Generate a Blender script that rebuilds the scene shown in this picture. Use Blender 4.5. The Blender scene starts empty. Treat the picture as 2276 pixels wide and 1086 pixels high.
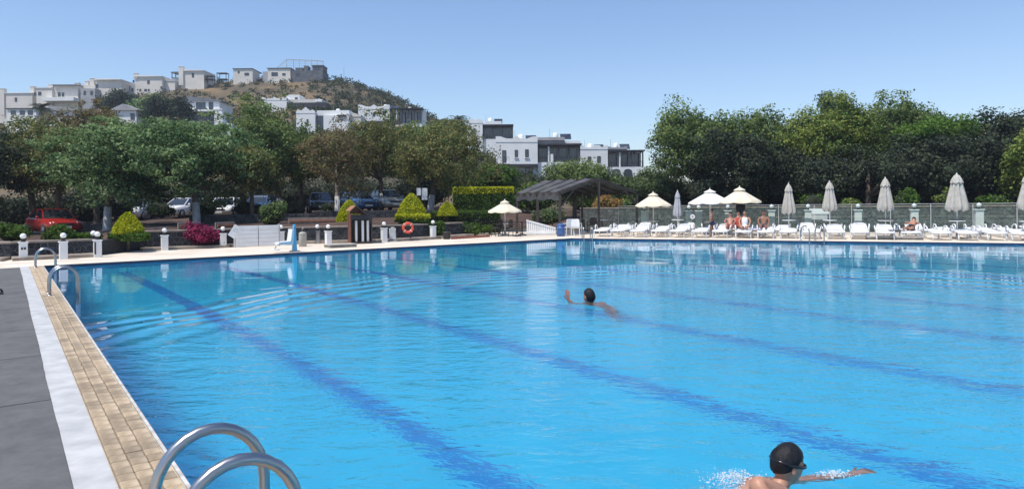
import bpy, math, random
import numpy as np
from mathutils import Matrix, Vector, Quaternion, noise as mnoise

# ------------------------------------------------------------------ camera, sky, sun
sc = bpy.context.scene
COL = sc.collection
R = math.radians
F, EYE = 1480.0, 1.6            # focal length in photo pixels, eye height above the deck


def yh(px):                     # height of the horizon in the photo at a column
    return 465 - .0088 * (px - 11)


def G(px, py, z=0.0):           # photo pixel -> point on a level plane
    d = F * (EYE - z) / (py - yh(px))
    return Vector(((px - 1138) / F * d, d, z))


def W(px, py, d):               # photo pixel at a depth
    return Vector(((px - 1138) / F * d, d, EYE - (py - yh(px)) * d / F))


cam = bpy.data.cameras.new('camera')
cam_o = bpy.data.objects.new('camera', cam)
COL.objects.link(cam_o)
cam.sensor_width = 36
cam.lens = 36 * F / 2276
cam.shift_y = -(543 - yh(1138)) / 2276
cam.clip_start, cam.clip_end = .05, 4000
cam_o.matrix_world = (Matrix.Translation((0, 0, EYE)) @ Matrix.Rotation(R(90), 4, 'X')
                      @ Matrix.Rotation(-math.atan(.0088), 4, 'Z'))
sc.camera = cam_o

SUN_EL, SUN_AZ = 64, -130
world = bpy.data.worlds.new('World')
sc.world = world
world.use_nodes = True
wn = world.node_tree
sky = wn.nodes.new('ShaderNodeTexSky')
sky.sky_type = 'NISHITA'
sky.sun_disc = False
sky.sun_elevation, sky.sun_rotation = R(SUN_EL), R(SUN_AZ)
sky.altitude = 0
sky.air_density, sky.dust_density, sky.ozone_density = 1.2, .12, 3.0
tint = wn.nodes.new('ShaderNodeMix')
tint.data_type, tint.blend_type = 'RGBA', 'MULTIPLY'
tint.inputs['Factor'].default_value = 1
tint.inputs['B'].default_value = (.985, 1.02, 1.135, 1)
wn.links.new(sky.outputs[0], tint.inputs['A'])
wn.links.new(tint.outputs['Result'], wn.nodes['Background'].inputs[0])
wn.nodes['Background'].inputs[1].default_value = .12

sun = bpy.data.lights.new('sun', 'SUN')
sun.energy, sun.angle, sun.color = 4.2, R(.55), (1, .95, .87)
sun_o = bpy.data.objects.new('sun', sun)
COL.objects.link(sun_o)
sun_o.location = (0, 0, 60)
sd = Vector((math.sin(R(SUN_AZ)) * math.cos(R(SUN_EL)), math.cos(R(SUN_AZ)) * math.cos(R(SUN_EL)), math.sin(R(SUN_EL))))
sun_o.rotation_euler = sd.to_track_quat('Z', 'Y').to_euler()

sc.view_settings.view_transform = 'Standard'
sc.view_settings.look = 'None'
sc.view_settings.exposure = 0.25
sc.view_settings.gamma = 1.0
sc.view_settings.use_curve_mapping = False
sc.cycles.blur_glossy = 2.0
sc.cycles.max_bounces = 8
sc.cycles.transparent_max_bounces = 12
sc.cycles.use_denoising = True
rng = np.random.default_rng(7)
random.seed(7)


# ------------------------------------------------------------------ materials
MATS = {}


def nodes_of(name):
    m = bpy.data.materials.new(name)
    m.use_nodes = True
    MATS[name] = m
    nt = m.node_tree
    return m, nt, nt.nodes['Principled BSDF']


def mat(name, c1, c2=None, rough=.6, scale=6, bump=0, bscale=None, metal=0, obj_rand=0, detail=4, spec=.5, emit=None):
    """Two-tone noise colour, optional fine relief, optional per-object tone."""
    m, nt, b = nodes_of(name)
    L, N = nt.links.new, nt.nodes.new
    b.inputs['Roughness'].default_value = rough
    b.inputs['Metallic'].default_value = metal
    b.inputs['Specular IOR Level'].default_value = spec
    c2 = c2 or c1
    tc = N('ShaderNodeTexCoord')
    no = N('ShaderNodeTexNoise')
    no.inputs['Scale'].default_value = scale
    no.inputs['Detail'].default_value = detail
    L(tc.outputs['Object'], no.inputs['Vector'])
    rp = N('ShaderNodeValToRGB')
    rp.color_ramp.elements[0].position, rp.color_ramp.elements[1].position = .35, .65
    rp.color_ramp.elements[0].color, rp.color_ramp.elements[1].color = (*c1, 1), (*c2, 1)
    L(no.outputs['Fac'], rp.inputs[0])
    col = rp.outputs[0]
    if obj_rand:
        oi = N('ShaderNodeObjectInfo')
        mr = N('ShaderNodeMapRange')
        mr.inputs['To Min'].default_value, mr.inputs['To Max'].default_value = 1 - obj_rand, 1 + obj_rand
        L(oi.outputs['Random'], mr.inputs['Value'])
        hs = N('ShaderNodeHueSaturation')
        L(mr.outputs[0], hs.inputs['Value'])
        L(col, hs.inputs['Color'])
        col = hs.outputs[0]
    L(col, b.inputs['Base Color'])
    if bump:
        n2 = N('ShaderNodeTexNoise')
        n2.inputs['Scale'].default_value = bscale or scale * 4
        n2.inputs['Detail'].default_value = 5
        L(tc.outputs['Object'], n2.inputs['Vector'])
        bp = N('ShaderNodeBump')
        bp.inputs['Strength'].default_value = .6
        bp.inputs['Distance'].default_value = bump
        L(n2.outputs['Fac'], bp.inputs['Height'])
        L(bp.outputs[0], b.inputs['Normal'])
    return m


def leaf_mat(name, c1, c2, c3, trans=.35, nscale=.55):
    """Leaf tone varies from leaf to leaf and from spray to spray; light passes through."""
    m, nt, b = nodes_of(name)
    L, N = nt.links.new, nt.nodes.new
    tc = N('ShaderNodeTexCoord')
    no = N('ShaderNodeTexNoise')
    no.inputs['Scale'].default_value = nscale
    no.inputs['Detail'].default_value = 3
    L(tc.outputs['Object'], no.inputs['Vector'])
    geo = N('ShaderNodeNewGeometry')
    ad = N('ShaderNodeMath')
    ad.operation = 'MULTIPLY_ADD'
    ad.inputs[1].default_value, ad.inputs[2].default_value = .45, -.22
    L(geo.outputs['Random Per Island'], ad.inputs[0])
    sm = N('ShaderNodeMath')
    sm.operation = 'ADD'
    L(no.outputs['Fac'], sm.inputs[0])
    L(ad.outputs[0], sm.inputs[1])
    rp = N('ShaderNodeValToRGB')
    e = rp.color_ramp.elements
    e[0].position, e[1].position = .3, .72
    e[0].color, e[1].color = (*c1, 1), (*c3, 1)
    k = e.new(.52)
    k.color = (*c2, 1)
    L(sm.outputs[0], rp.inputs[0])
    L(rp.outputs[0], b.inputs['Base Color'])
    b.inputs['Roughness'].default_value = .75
    b.inputs['Specular IOR Level'].default_value = .05
    tr = N('ShaderNodeBsdfTranslucent')
    br = N('ShaderNodeHueSaturation')
    br.inputs['Value'].default_value = 1.5
    br.inputs['Saturation'].default_value = 1.1
    L(rp.outputs[0], br.inputs['Color'])
    L(br.outputs[0], tr.inputs['Color'])
    mx = N('ShaderNodeMixShader')
    mx.inputs[0].default_value = trans
    L(b.outputs[0], mx.inputs[1])
    L(tr.outputs[0], mx.inputs[2])
    L(mx.outputs[0], nt.nodes['Material Output'].inputs[0])
    return m


def glass_mat(name, tint, rough=.02):
    m, nt, b = nodes_of(name)
    L, N = nt.links.new, nt.nodes.new
    nt.nodes.remove(b)
    t = N('ShaderNodeBsdfTransparent')
    t.inputs[0].default_value = (*tint, 1)
    g = N('ShaderNodeBsdfGlossy')
    g.inputs['Roughness'].default_value = rough
    fr = N('ShaderNodeFresnel')
    fr.inputs[0].default_value = 1.5
    mx = N('ShaderNodeMixShader')
    L(fr.outputs[0], mx.inputs[0])
    L(t.outputs[0], mx.inputs[1])
    L(g.outputs[0], mx.inputs[2])
    L(mx.outputs[0], nt.nodes['Material Output'].inputs[0])
    return m


def water_mat():
    m, nt, b = nodes_of('water')
    nt.nodes.remove(b)
    L, N = nt.links.new, nt.nodes.new

    def math_(op, a, bb, c=None):
        n = N('ShaderNodeMath')
        n.operation = op
        for i, v in enumerate((a, bb, c)):
            if v is None:
                continue
            if isinstance(v, (int, float)):
                n.inputs[i].default_value = v
            else:
                L(v, n.inputs[i])
        return n.outputs[0]

    def noise(scale, detail, rot, sx, sy, rough=.5, dist=0):
        mp = N('ShaderNodeMapping')
        mp.inputs['Rotation'].default_value = (0, 0, rot)
        mp.inputs['Scale'].default_value = (sx, sy, 1)
        L(tc.outputs['Object'], mp.inputs[0])
        n = N('ShaderNodeTexNoise')
        n.inputs['Scale'].default_value = scale
        n.inputs['Detail'].default_value = detail
        n.inputs['Roughness'].default_value = rough
        n.inputs['Distortion'].default_value = dist
        L(mp.outputs[0], n.inputs[0])
        return n.outputs['Fac']
    tc = N('ShaderNodeTexCoord')
    # distance from the middle of the ring of swimmers' waves
    vm = N('ShaderNodeVectorMath')
    vm.operation = 'SUBTRACT'
    vm.inputs[1].default_value = (3.3, 7.5, -.12)
    L(tc.outputs['Object'], vm.inputs[0])
    ln = N('ShaderNodeVectorMath')
    ln.operation = 'LENGTH'
    L(vm.outputs[0], ln.inputs[0])
    rad = math_('ADD', ln.outputs['Value'], math_('MULTIPLY', noise(.22, 1, 0, 1, 1), 2.4))
    inside = N('ShaderNodeMapRange')
    inside.interpolation_type = 'SMOOTHSTEP'
    for k, v in (('From Min', 8.6), ('From Max', 10.6), ('To Min', 1), ('To Max', 0)):
        inside.inputs[k].default_value = v
    L(rad, inside.inputs['Value'])
    ringm = N('ShaderNodeMapRange')
    ringm.interpolation_type = 'SMOOTHSTEP'
    for k, v in (('From Min', 2.4), ('From Max', .3), ('To Min', 0), ('To Max', 1)):
        ringm.inputs[k].default_value = v
    L(math_('ABSOLUTE', math_('SUBTRACT', rad, 10.0), 0), ringm.inputs['Value'])
    rings = math_('SINE', math_('MULTIPLY', math_('ADD', rad, math_('MULTIPLY', noise(.8, 2, 0, 1, 1), .5)), 2 * math.pi / .58), 0)
    chop = noise(2.4, 4, .5, 1, 1.7, .55, .3)
    fine = noise(7.5, 3, .3, 1, 1.5, .5)
    calm = noise(1.6, 3, .66, .5, 2.6, .5)
    swell = noise(.55, 1, .2, 1, 1.4)
    h = math_('MULTIPLY', math_('SUBTRACT', chop, .5), math_('MULTIPLY_ADD', inside.outputs[0], .038, .0012))
    h = math_('ADD', h, math_('MULTIPLY', math_('SUBTRACT', fine, .5), math_('MULTIPLY_ADD', inside.outputs[0], .010, .0003)))
    h = math_('ADD', h, math_('MULTIPLY', math_('SUBTRACT', calm, .5), math_('MULTIPLY_ADD', inside.outputs[0], .009, .0022)))
    h = math_('ADD', h, math_('MULTIPLY', swell, .012))
    h = math_('ADD', h, math_('MULTIPLY', math_('MULTIPLY', rings, ringm.outputs[0]), .0125))
    bp = N('ShaderNodeBump')
    bp.inputs['Strength'].default_value = 1
    bp.inputs['Distance'].default_value = 1
    L(h, bp.inputs['Height'])
    g = N('ShaderNodeBsdfGlass')
    g.inputs['IOR'].default_value = 1.33
    g.inputs['Roughness'].default_value = 0
    L(bp.outputs[0], g.inputs['Normal'])
    L(g.outputs[0], nt.nodes['Material Output'].inputs[0])
    return m


water_mat()
mat('pool_floor', (.03, .50, .77), (.035, .545, .81), .5, 1.2)
mat('pool_band', (.010, .028, .075), (.016, .04, .10), .3, 18)
mat('lane_paint', (.014, .225, .60), (.018, .26, .63), .5, 3)
mat('coping_cream', (.66, .565, .45), (.78, .685, .56), .7, 1.5, .003, 30)
mat('deck_stone', (.60, .51, .41), (.73, .64, .52), .75, .8, .004, 20)
mat('edge_trim', (.42, .38, .33), (.62, .59, .54), .6, 9)
mat('tan_tile', (.31, .225, .135), (.47, .37, .25), .6, 9, .0025, 26, obj_rand=.28)
mat('grout', (.2, .15, .1), (.28, .22, .15), .9, 14)
mat('white_strip', (.40, .40, .395), (.54, .535, .52), .65, 4.5, .002, 60, detail=9)
mat('kerb_stone', (.20, .16, .13), (.32, .27, .22), .85, 3, .006, 20)
mat('dry_soil', (.045, .026, .018), (.10, .055, .038), .95, .8, .03, 8)
mat('far_ground', (.08, .07, .045), (.14, .12, .08), .95, .3)
mat('lava_stone', (.018, .019, .022), (.05, .05, .055), .8, 9, .006, 40, obj_rand=.45)
mat('pale_stone', (.07, .082, .075), (.14, .15, .135), .85, 5, .008, 25, obj_rand=.3)
mat('mortar', (.16, .16, .16), (.27, .26, .25), .9, 9)
mat('green_mortar', (.15, .17, .16), (.23, .25, .235), .9, 9)
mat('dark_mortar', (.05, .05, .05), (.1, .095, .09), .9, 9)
mat('white_paint', (.72, .72, .71), (.80, .80, .79), .5, 2, .001, 30)
mat('white_plastic', (.70, .70, .70), (.80, .80, .80), .35, 3)
mat('old_plastic', (.44, .45, .45), (.55, .56, .56), .5, 3)
mat('globe_white', (.80, .80, .78), (.86, .86, .84), .2, 2)
mat('black_metal', (.012, .012, .014), (.022, .022, .025), .45, 6)
mat('dark_wood', (.030, .022, .019), (.06, .045, .038), .6, 5)
mat('brown_wood', (.11, .040, .026), (.17, .065, .04), .6, 4, .002, 30)
mat('roof_wood', (.30, .13, .07), (.42, .2, .11), .6, 5, .002, 30)
mat('steel', (.34, .34, .345), (.44, .44, .445), .32, 3, 0, metal=1)
mat('canvas_cream', (.64, .56, .41), (.70, .63, .48), .8, 2, .002, 60)
mat('canvas_white', (.70, .67, .62), (.76, .73, .68), .8, 2, .002, 60)
mat('canvas_grey', (.37, .34, .295), (.47, .44, .385), .85, 3, .003, 50)
mat('canvas_cool', (.32, .32, .34), (.42, .42, .44), .85, 3, .003, 50)
mat('shade_cloth', (.05, .05, .054), (.085, .084, .088), .85, 2, .004, 30)
mat('buoy_red', (.62, .075, .035), (.7, .1, .05), .5, 5)
mat('lift_blue', (.12, .42, .62), (.18, .5, .7), .4, 4)
mat('bin_beige', (.33, .31, .27), (.42, .40, .35), .7, 5)
mat('bin_blue', (.03, .09, .26), (.05, .13, .33), .5, 4)
mat('concrete', (.33, .31, .28), (.46, .43, .39), .85, 4, .005, 30)
mat('old_concrete', (.15, .145, .13), (.27, .25, .22), .9, 4, .005, 30)
mat('brick_red', (.24, .075, .05), (.36, .13, .09), .85, 6, .004, 25)
mat('whitewash', (.30, .30, .31), (.45, .45, .45), .9, 6, .006, 30)
mat('bark', (.075, .055, .042), (.15, .115, .09), .95, 5, .02, 18)
mat('pale_bark', (.22, .18, .15), (.33, .28, .24), .9, 5, .01, 18)
mat('house_white', (.70, .70, .69), (.79, .79, .78), .8, .35, .01, 4)
mat('house_cream', (.62, .575, .51), (.71, .665, .60), .8, .35, .01, 4)
mat('house_grey', (.30, .30, .31), (.38, .38, .38), .8, .5)
mat('house_stone', (.08, .085, .10), (.14, .145, .16), .9, .8, .05, 3)
mat('roof_grey', (.12, .13, .15), (.2, .21, .23), .7, .8)
mat('beam_dark', (.018, .018, .024), (.04, .038, .045), .6, 1)
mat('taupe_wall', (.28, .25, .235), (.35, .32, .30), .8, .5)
mat('tyre', (.015, .015, .016), (.03, .03, .03), .85, 20)
mat('rim', (.4, .4, .42), (.5, .5, .52), .35, 8, metal=1)
mat('car_red', (.27, .016, .012), (.31, .02, .015), .25, 2)
mat('car_white', (.76, .76, .77), (.8, .8, .8), .25, 2)
mat('car_silver', (.42, .44, .47), (.48, .5, .52), .28, 2, metal=.5)
mat('car_blue', (.045, .11, .26), (.06, .14, .3), .25, 2)
mat('car_dark', (.035, .038, .045), (.05, .052, .06), .25, 2)
mat('car_glass', (.02, .024, .03), (.03, .035, .04), .05, 2, spec=.9)
mat('pane', (.02, .026, .036), (.05, .06, .075), .08, .6, spec=.8)
mat('lamp_lens', (.75, .75, .72), (.8, .8, .78), .1, 4)
mat('tail_red', (.35, .01, .01), (.4, .02, .02), .2, 4)
mat('plate_white', (.7, .7, .68), (.75, .75, .73), .5, 4)
mat('skin_tan', (.40, .19, .115), (.46, .235, .15), .5, 12)
mat('skin_dark', (.24, .105, .06), (.29, .135, .08), .5, 12)
mat('skin_red', (.33, .14, .095), (.40, .18, .125), .5, 12)
mat('hair_black', (.007, .007, .009), (.016, .015, .018), .5, 60, .008, 120, spec=.22)
mat('goggle_black', (.008, .008, .01), (.014, .014, .016), .15, 10)
mat('cloth_black', (.012, .012, .015), (.02, .02, .024), .85, 10)
mat('cloth_red', (.34, .04, .025), (.42, .06, .04), .8, 10)
mat('cloth_white', (.7, .7, .7), (.78, .78, .78), .85, 10)
mat('cloth_navy', (.02, .03, .08), (.03, .045, .11), .8, 10)
mat('towel_violet', (.30, .28, .42), (.4, .38, .5), .9, 8)
mat('foam', (.55, .68, .76), (.74, .8, .84), .25, 10)
mat('sign_ink', (.05, .05, .06), (.08, .08, .09), .7, 10)
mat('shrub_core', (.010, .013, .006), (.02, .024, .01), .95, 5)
mat('eye_white', (.7, .68, .65), None, .3, 5)
mat('lip', (.33, .11, .09), None, .5, 5)
glass_mat('fence_glass', (.91, .965, .94))
leaf_mat('leaf_broad', (0.062, 0.107, 0.048), (0.128, 0.204, 0.085), (0.274, 0.358, 0.167), .3)
leaf_mat('leaf_pine', (0.067, 0.102, 0.041), (0.120, 0.171, 0.064), (0.218, 0.271, 0.090), .3)
leaf_mat('leaf_pine_light', (0.079, 0.121, 0.036), (0.146, 0.197, 0.050), (0.271, 0.306, 0.079), .3)
leaf_mat('leaf_brown', (0.064, 0.100, 0.034), (0.154, 0.161, 0.064), (0.247, 0.220, 0.089), .3, 1.1)
leaf_mat('leaf_rust', (0.102, 0.089, 0.050), (0.192, 0.137, 0.080), (0.158, 0.187, 0.067), .3, 1.1)
leaf_mat('leaf_dark_shade', (0.025, 0.034, 0.027), (0.046, 0.061, 0.039), (0.088, 0.107, 0.063), .25)  # dark foliage, its colour deepened to carry the shade under the crowns
leaf_mat('leaf_fresh', (0.042, 0.084, 0.017), (0.084, 0.156, 0.030), (0.144, 0.228, 0.054), .35)
leaf_mat('leaf_olive', (0.060, 0.090, 0.036), (0.102, 0.144, 0.060), (0.156, 0.204, 0.102), .3)
leaf_mat('leaf_gold', (.24, .27, .018), (.38, .40, .03), (.5, .5, .05), .35, 2)
leaf_mat('leaf_hedge', (0.040, 0.072, 0.018), (0.072, 0.126, 0.029), (0.126, 0.198, 0.043), .3, 2)
leaf_mat('leaf_scrub', (0.026, 0.041, 0.018), (0.054, 0.066, 0.030), (0.102, 0.102, 0.048), .2, .09)
leaf_mat('leaf_dry', (.17, .115, .05), (.25, .18, .085), (.34, .26, .13), .2, .2)
leaf_mat('leaf_orange', (.22, .13, .05), (.34, .2, .08), (.30, .25, .08), .3, 2)
leaf_mat('petal_pink', (0.108, 0.016, 0.042), (0.230, 0.026, 0.077), (0.351, 0.058, 0.140), .3, 3)
leaf_mat('leaf_palm', (.02, .03, .016), (.035, .05, .026), (.06, .075, .04), .25)


def ribbed_mat():
    m, nt, b = nodes_of('ribbed_mat')
    L, N = nt.links.new, nt.nodes.new
    tc = N('ShaderNodeTexCoord')
    wv = N('ShaderNodeTexWave')
    wv.inputs['Scale'].default_value = 26
    wv.inputs['Distortion'].default_value = .6
    L(tc.outputs['Object'], wv.inputs[0])
    no = N('ShaderNodeTexNoise')
    no.inputs['Scale'].default_value = 1.6
    no.inputs['Detail'].default_value = 6
    L(tc.outputs['Object'], no.inputs[0])
    no.inputs['Roughness'].default_value = .75
    no.inputs['Scale'].default_value = 2.6
    rp = N('ShaderNodeValToRGB')
    rp.color_ramp.elements[0].color, rp.color_ramp.elements[1].color = (.085, .085, .083, 1), (.155, .152, .147, 1)
    rp.color_ramp.elements[0].position, rp.color_ramp.elements[1].position = .3, .7
    L(no.outputs[0], rp.inputs[0])
    L(rp.outputs[0], b.inputs['Base Color'])
    b.inputs['Roughness'].default_value = .85
    bp = N('ShaderNodeBump')
    bp.inputs['Distance'].default_value = .004
    bp.inputs['Strength'].default_value = .7
    L(wv.outputs['Fac'], bp.inputs['Height'])
    L(bp.outputs[0], b.inputs['Normal'])


ribbed_mat()


def hill_mat():
    m, nt, b = nodes_of('hill_ground')
    L, N = nt.links.new, nt.nodes.new
    tc = N('ShaderNodeTexCoord')
    a = N('ShaderNodeTexNoise')
    a.inputs['Scale'].default_value, a.inputs['Detail'].default_value = .05, 6
    a.inputs['Roughness'].default_value = .65
    L(tc.outputs['Object'], a.inputs[0])
    rp = N('ShaderNodeValToRGB')
    e = rp.color_ramp.elements
    e[0].position, e[1].position = .38, .66
    e[0].color, e[1].color = (.06, .05, .028, 1), (.20, .135, .062, 1)
    k = e.new(.5)
    k.color = (.105, .078, .042, 1)
    L(a.outputs[0], rp.inputs[0])
    L(rp.outputs[0], b.inputs['Base Color'])
    b.inputs['Roughness'].default_value = .95
    bp = N('ShaderNodeBump')
    bp.inputs['Distance'].default_value = .5
    n2 = N('ShaderNodeTexNoise')
    n2.inputs['Scale'].default_value, n2.inputs['Detail'].default_value = .5, 8
    L(tc.outputs['Object'], n2.inputs[0])
    L(n2.outputs[0], bp.inputs['Height'])
    L(bp.outputs[0], b.inputs['Normal'])


hill_mat()


# ------------------------------------------------------------------ mesh helpers
class MB:
    def __init__(s):
        s.v, s.f = [], []

    def add(s, verts, faces, M=None):
        k = len(s.v)
        s.v += [tuple(M @ Vector(p)) if M else tuple(p) for p in verts]
        s.f += [tuple(k + i for i in q) for q in faces]
        return s

    def box(s, lo, hi, M=None):
        x0, y0, z0 = lo
        x1, y1, z1 = hi
        return s.add([(x0, y0, z0), (x1, y0, z0), (x1, y1, z0), (x0, y1, z0), (x0, y0, z1), (x1, y0, z1), (x1, y1, z1), (x0, y1, z1)],
                     [(3, 2, 1, 0), (4, 5, 6, 7), (0, 1, 5, 4), (1, 2, 6, 5), (2, 3, 7, 6), (3, 0, 4, 7)], M)

    def rbox(s, lo, hi, b=.01, M=None):        # box with chamfered upper and vertical edges
        x0, y0, z0 = lo
        x1, y1, z1 = hi
        o = [(x0 + b, y0), (x1 - b, y0), (x1, y0 + b), (x1, y1 - b), (x1 - b, y1), (x0 + b, y1), (x0, y1 - b), (x0, y0 + b)]
        i = [(x0 + 2 * b, y0 + b), (x1 - 2 * b, y0 + b), (x1 - b, y0 + 2 * b), (x1 - b, y1 - 2 * b), (x1 - 2 * b, y1 - b), (x0 + 2 * b, y1 - b), (x0 + b, y1 - 2 * b), (x0 + b, y0 + 2 * b)]
        v = [(*p, z0) for p in o] + [(*p, z1 - b) for p in o] + [(*p, z1) for p in i]
        f = [tuple(range(7, -1, -1)), tuple(range(16, 24))]
        for r in (0, 8):
            f += [(r + k, r + (k + 1) % 8, r + 8 + (k + 1) % 8, r + 8 + k) for k in range(8)]
        return s.add(v, f, M)

    def tube(s, pts, rad, n=8, cap=True):
        pts = [Vector(p) for p in pts]
        rads = rad if isinstance(rad, (list, tuple)) else [rad] * len(pts)
        k0 = len(s.v)
        ref = None
        for i, p in enumerate(pts):
            t = (pts[min(i + 1, len(pts) - 1)] - pts[max(i - 1, 0)]).normalized()
            if ref is None:
                ref = t.orthogonal().normalized()
            ref = (ref - t * ref.dot(t))
            ref = ref.normalized() if ref.length > 1e-5 else t.orthogonal().normalized()
            bi = t.cross(ref)
            for j in range(n):
                a = 2 * math.pi * j / n
                s.v.append(tuple(p + (ref * math.cos(a) + bi * math.sin(a)) * rads[i]))
        for i in range(len(pts) - 1):
            for j in range(n):
                a, b = k0 + i * n + j, k0 + i * n + (j + 1) % n
                s.f.append((a, b, b + n, a + n))
        if cap:
            s.f.append(tuple(k0 + j for j in range(n - 1, -1, -1)))
            s.f.append(tuple(k0 + (len(pts) - 1) * n + j for j in range(n)))
        return s

    def lathe(s, prof, n=16, M=None, c=(0, 0, 0)):
        v, f = [], []
        for r, z in prof:
            for j in range(n):
                a = 2 * math.pi * j / n
                v.append((c[0] + r * math.cos(a), c[1] + r * math.sin(a), c[2] + z))
        for i in range(len(prof) - 1):
            for j in range(n):
                a, b = i * n + j, i * n + (j + 1) % n
                f.append((a, b, b + n, a + n))
        if prof[0][0] > 1e-4:
            f.append(tuple(range(n - 1, -1, -1)))
        if prof[-1][0] > 1e-4:
            f.append(tuple((len(prof) - 1) * n + j for j in range(n)))
        return s.add(v, f, M)

    def ball(s, c, r, n=12, m=8, sq=(1, 1, 1), M=None):
        v, f = [], []
        for i in range(m + 1):
            t = math.pi * i / m
            for j in range(n):
                a = 2 * math.pi * j / n
                v.append((c[0] + r * sq[0] * math.sin(t) * math.cos(a), c[1] + r * sq[1] * math.sin(t) * math.sin(a), c[2] - r * sq[2] * math.cos(t)))
        for i in range(m):
            for j in range(n):
                a, b = i * n + j, i * n + (j + 1) % n
                f.append((a, b, b + n, a + n))
        return s.add(v, f, M)

    def prism(s, poly, lo, hi, axis='z', M=None):
        """poly is a counter-clockwise outline in (x,y) for axis z, or (x,z) for axis y."""
        n = len(poly)
        if axis == 'z':
            v = [(x, y, lo) for x, y in poly] + [(x, y, hi) for x, y in poly]
        else:
            v = [(x, hi, z) for x, z in poly] + [(x, lo, z) for x, z in poly]
        f = [tuple(range(n - 1, -1, -1)), tuple(range(n, 2 * n))]
        f += [(i, (i + 1) % n, n + (i + 1) % n, n + i) for i in range(n)]
        return s.add(v, f, M)

    def build(s, name, material, parent=None, smooth=False):
        me = bpy.data.meshes.new(name)
        me.from_pydata(s.v, [], s.f)
        me.materials.append(MATS[material])
        if smooth:
            me.polygons.foreach_set('use_smooth', [True] * len(me.polygons))
        me.update()
        o = bpy.data.objects.new(name, me)
        COL.objects.link(o)
        o.parent = parent
        return o


def tag(o, label, cat, group=None):
    o['label'], o['category'] = label, cat
    if group:
        o['group'] = group
    return o


def struct(o):
    o['kind'] = 'structure'
    return o


def stuff(o, label=None, cat=None):
    o['kind'] = 'stuff'
    if label:
        o['label'], o['category'] = label, cat
    return o


def thing(name, label, cat, loc=(0, 0, 0), rz=0, group=None):
    o = bpy.data.objects.new(name, None)
    o.empty_display_size = .2
    COL.objects.link(o)
    o.location = loc
    o.rotation_euler = (0, 0, rz)
    return tag(o, label, cat, group)


def kids(o):
    return [c for c in bpy.data.objects if c.parent == o]


def copy_tree(o, parent=None, tree=None):
    c = o.copy()
    COL.objects.link(c)
    c.parent = parent
    for ch in (tree or {}).get(o, kids(o) if tree is None else []):
        copy_tree(ch, c, tree)
    return c


def dup(o, label, loc, rz=0, scale=None):
    c = copy_tree(o)
    c['label'] = label
    c.location = loc
    c.rotation_euler = (0, 0, rz)
    if scale:
        c.scale = scale
    return c


def leaves(name, pts, size, material, parent=None, aspect=1.0, up=0.0, jitter=.45, out=None):
    """One small diamond per leaf, turned at random; up biases the leaf plane towards level."""
    n = len(pts)
    nr = rng.normal(size=(n, 3))
    if out is not None:
        nr = nr * .62 + out * 1.15
    nr[:, 2] += np.sign(nr[:, 2] + 1e-6) * up
    nr /= np.linalg.norm(nr, axis=1)[:, None] + 1e-9
    t = np.cross(nr, rng.normal(size=(n, 3)))
    t /= np.linalg.norm(t, axis=1)[:, None] + 1e-9
    b = np.cross(nr, t)
    s = (size * (1 + jitter * rng.uniform(-1, 1, n)))[:, None] * .5
    v = np.empty((n, 4, 3))
    v[:, 0] = pts + t * s
    v[:, 1] = pts + b * s * aspect * .8 + nr * s * .25
    v[:, 2] = pts - t * s
    v[:, 3] = pts - b * s * aspect * .8 + nr * s * .25
    return quads(name, v, material, parent)


def quads(name, v, material, parent=None):
    n = len(v)
    me = bpy.data.meshes.new(name)
    me.vertices.add(n * 4)
    me.vertices.foreach_set('co', v.reshape(-1).astype(np.float32))
    me.loops.add(n * 4)
    me.loops.foreach_set('vertex_index', np.arange(n * 4, dtype=np.int32))
    me.polygons.add(n)
    me.polygons.foreach_set('loop_start', np.arange(0, n * 4, 4, dtype=np.int32))
    me.materials.append(MATS[material])
    me.update()
    me.validate()
    o = bpy.data.objects.new(name, me)
    COL.objects.link(o)
    o.parent = parent
    return o


# ------------------------------------------------------------------ pool, deck, ground
C1, C2 = Vector((-13.28, 18.84, 0)), Vector((2.81, 31.5, 0))
UE = Vector((.605, -.796, 0)).normalized()        # along the near left edge, towards the camera
AE = (C2 - C1).normalized()                       # along the far edge
BE = Vector((.927, -.375, 0)).normalized()        # along the right-hand far edge
BN = Vector((.375, .927, 0)).normalized()
C3, C4, C5 = C2 + BE * 40, Vector((40, -14, 0)), C1 + UE * 36
POOL = [C1, C2, C3, C4, C5]
AN = Vector((-AE.y, AE.x, 0))                     # away from the pool across the far edge
EN = Vector((UE.y, -UE.x, 0))                     # away from the pool across the left edge
if EN.x > 0:
    EN = -EN
ZW, DEPTH = -.075, 1.3


def offset_poly(P, o):                            # offset the pool outline outwards
    n = len(P)
    out = []
    for i in range(n):
        a, b, c = P[i - 1], P[i], P[(i + 1) % n]
        e1, e2 = (b - a).normalized(), (c - b).normalized()
        n1, n2 = Vector((-e1.y, e1.x, 0)), Vector((-e2.y, e2.x, 0))
        k = (n1 + n2) / (1 + n1.dot(n2))
        out.append(b + k * o)
    return out


def ring(name, P, Q, z, material):
    m = MB()
    n = len(P)
    m.add([(p.x, p.y, z) for p in P] + [(q.x, q.y, z) for q in Q], [(i, (i + 1) % n, n + (i + 1) % n, n + i) for i in range(n)])
    return m.build(name, material)


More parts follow.
